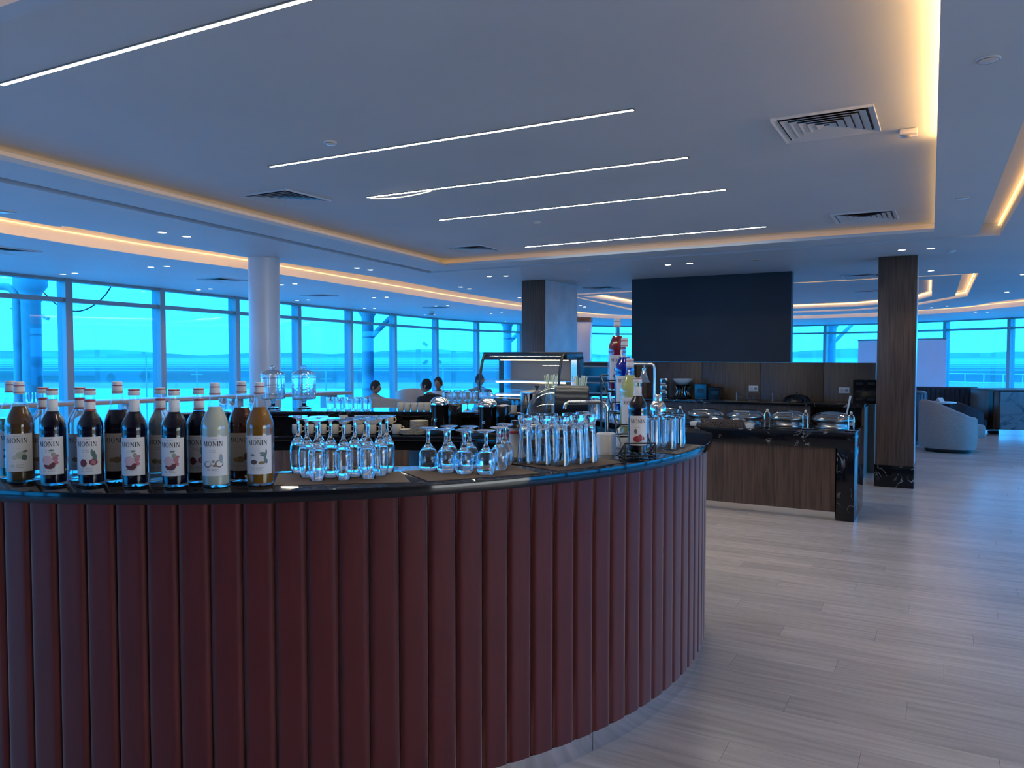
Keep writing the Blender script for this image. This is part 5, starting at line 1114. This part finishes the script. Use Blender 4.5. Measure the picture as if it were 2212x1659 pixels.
# square air diffusers
def diffuser(u, v, z, label, w=.48, h=.48):
    p = at(u, v, z); t = thing('air_diffuser', label, 'air vent', (p.x, p.y, z), RA, 'square air diffusers')
    MB().box((0, 0, -.001), (w - .04, h - .04, .002)).build('back_plate', M['black'], t)
    for k in range(6):
        f = 1 - k * .16; mb = MB(); x, y = w / 2 * f, h / 2 * f; x2, y2 = x - (.028 if k == 0 else .034), y - (.028 if k == 0 else .034); z0, z1 = -.014 + .002 * (k > 0), -.004
        mb.add([(-x, -y, z0), (x, -y, z0), (x, y, z0), (-x, y, z0), (-x2, -y2, z1 - .001), (x2, -y2, z1 - .001), (x2, y2, z1 - .001), (-x2, y2, z1 - .001)], [(i, (i + 1) % 4, 4 + (i + 1) % 4, 4 + i) for i in range(4)])
        if k == 0: mb.wall([(-x, -y), (x, -y), (x, y), (-x, y)], -.014, 0)
        mb.build('frame' if k == 0 else 'louvre', M['soffit'], t)
diffuser(1786, 268, ZT, 'large square air diffuser near the right end of the ceiling tray', .48, .48)
diffuser(1868, 467, ZT, 'square air diffuser at the far right corner of the ceiling tray', .50, .50)
diffuser(618, 427, ZT, 'square air diffuser at the left side of the ceiling tray')
diffuser(1022, 537, ZT, 'square air diffuser in the far left corner of the tray')
diffuser(480, 604, ZO, 'square air diffuser left of the round white column'); diffuser(690, 638, ZO, 'square air diffuser right of the round white column')
diffuser(945, 664, ZO, 'square air diffuser above the man in black'); diffuser(1300, 622, ZS, 'square air diffuser left of the dark blue panel'); diffuser(1860, 595, ZS, 'square air diffuser between the dark panel and the pillar'); diffuser(10, 540, ZO, 'square air diffuser at the left picture edge'); diffuser(1878, 629, ZT, 'square air diffuser in the small far tray')
# round ceiling discs
def disc(u, v, z, label, r=.038, h=.016, name='smoke_detector', cat='detector'):
    p = at(u, v, z); t = thing(name, label, cat, (p.x, p.y, z), 0)
    MB().lathe([(0, -h), (r * .6, -h), (r * .8, -h * .8), (r, -h * .35), (r, 0), (0, 0)], 28).build('housing', M['white'], t, True, 40); MB().lathe([(r * .82, -h * .78), (r * .86, -h * .9), (r * .9, -h * .62)], 28).build('vent_ring', M['frame'], t, True)
disc(713, 307, ZT, 'round smoke detector above the second light line'); disc(1160, 480, ZT, 'round smoke detector below the fourth light line')
disc(2135, 128, ZS, 'round ceiling speaker at the upper right', .042, .008, 'ceiling_speaker', 'speaker'); disc(2078, 427, ZS, 'round ceiling speaker in the border right of the tray', .042, .008, 'ceiling_speaker', 'speaker')
disc(1632, 561, ZS, 'round ceiling speaker above the dark blue panel', .042, .008, 'ceiling_speaker', 'speaker'); disc(12, 457, ZS, 'round unlit ceiling disc at the left picture edge', .08, .012, 'ceiling_speaker', 'speaker')
disc(931, 672, ZO, 'dome camera hanging under the ceiling above the seated man', .07, .10, 'dome_camera', 'camera'); disc(2055, 541, ZS, 'small disc right of the pillar downlights', .05, .015, 'ceiling_sensor', 'sensor'); disc(582, 554, ZS, 'small disc beside the top of the round column', .05, .012, 'ceiling_sensor', 'sensor'); disc(902, 611, ZS, 'small disc just inside the glowing cove', .05, .012, 'ceiling_sensor', 'sensor'); disc(1268, 583, ZS, 'flat pale disc above the pier', .042, .008, 'ceiling_speaker', 'speaker')
p = at(1963, 281, ZT); t = thing('motion_sensor', 'small white motion sensor between the diffuser and the tray edge', 'sensor', (p.x, p.y, ZT), RA)
MB().box((0, 0, -.015), (.085, .085, .03)).build('housing', M['white'], t, bevel=.006); MB().lathe([(0, -.042), (.018, -.038), (.026, -.03)], 20).build('lens', M['cream'], t, True)
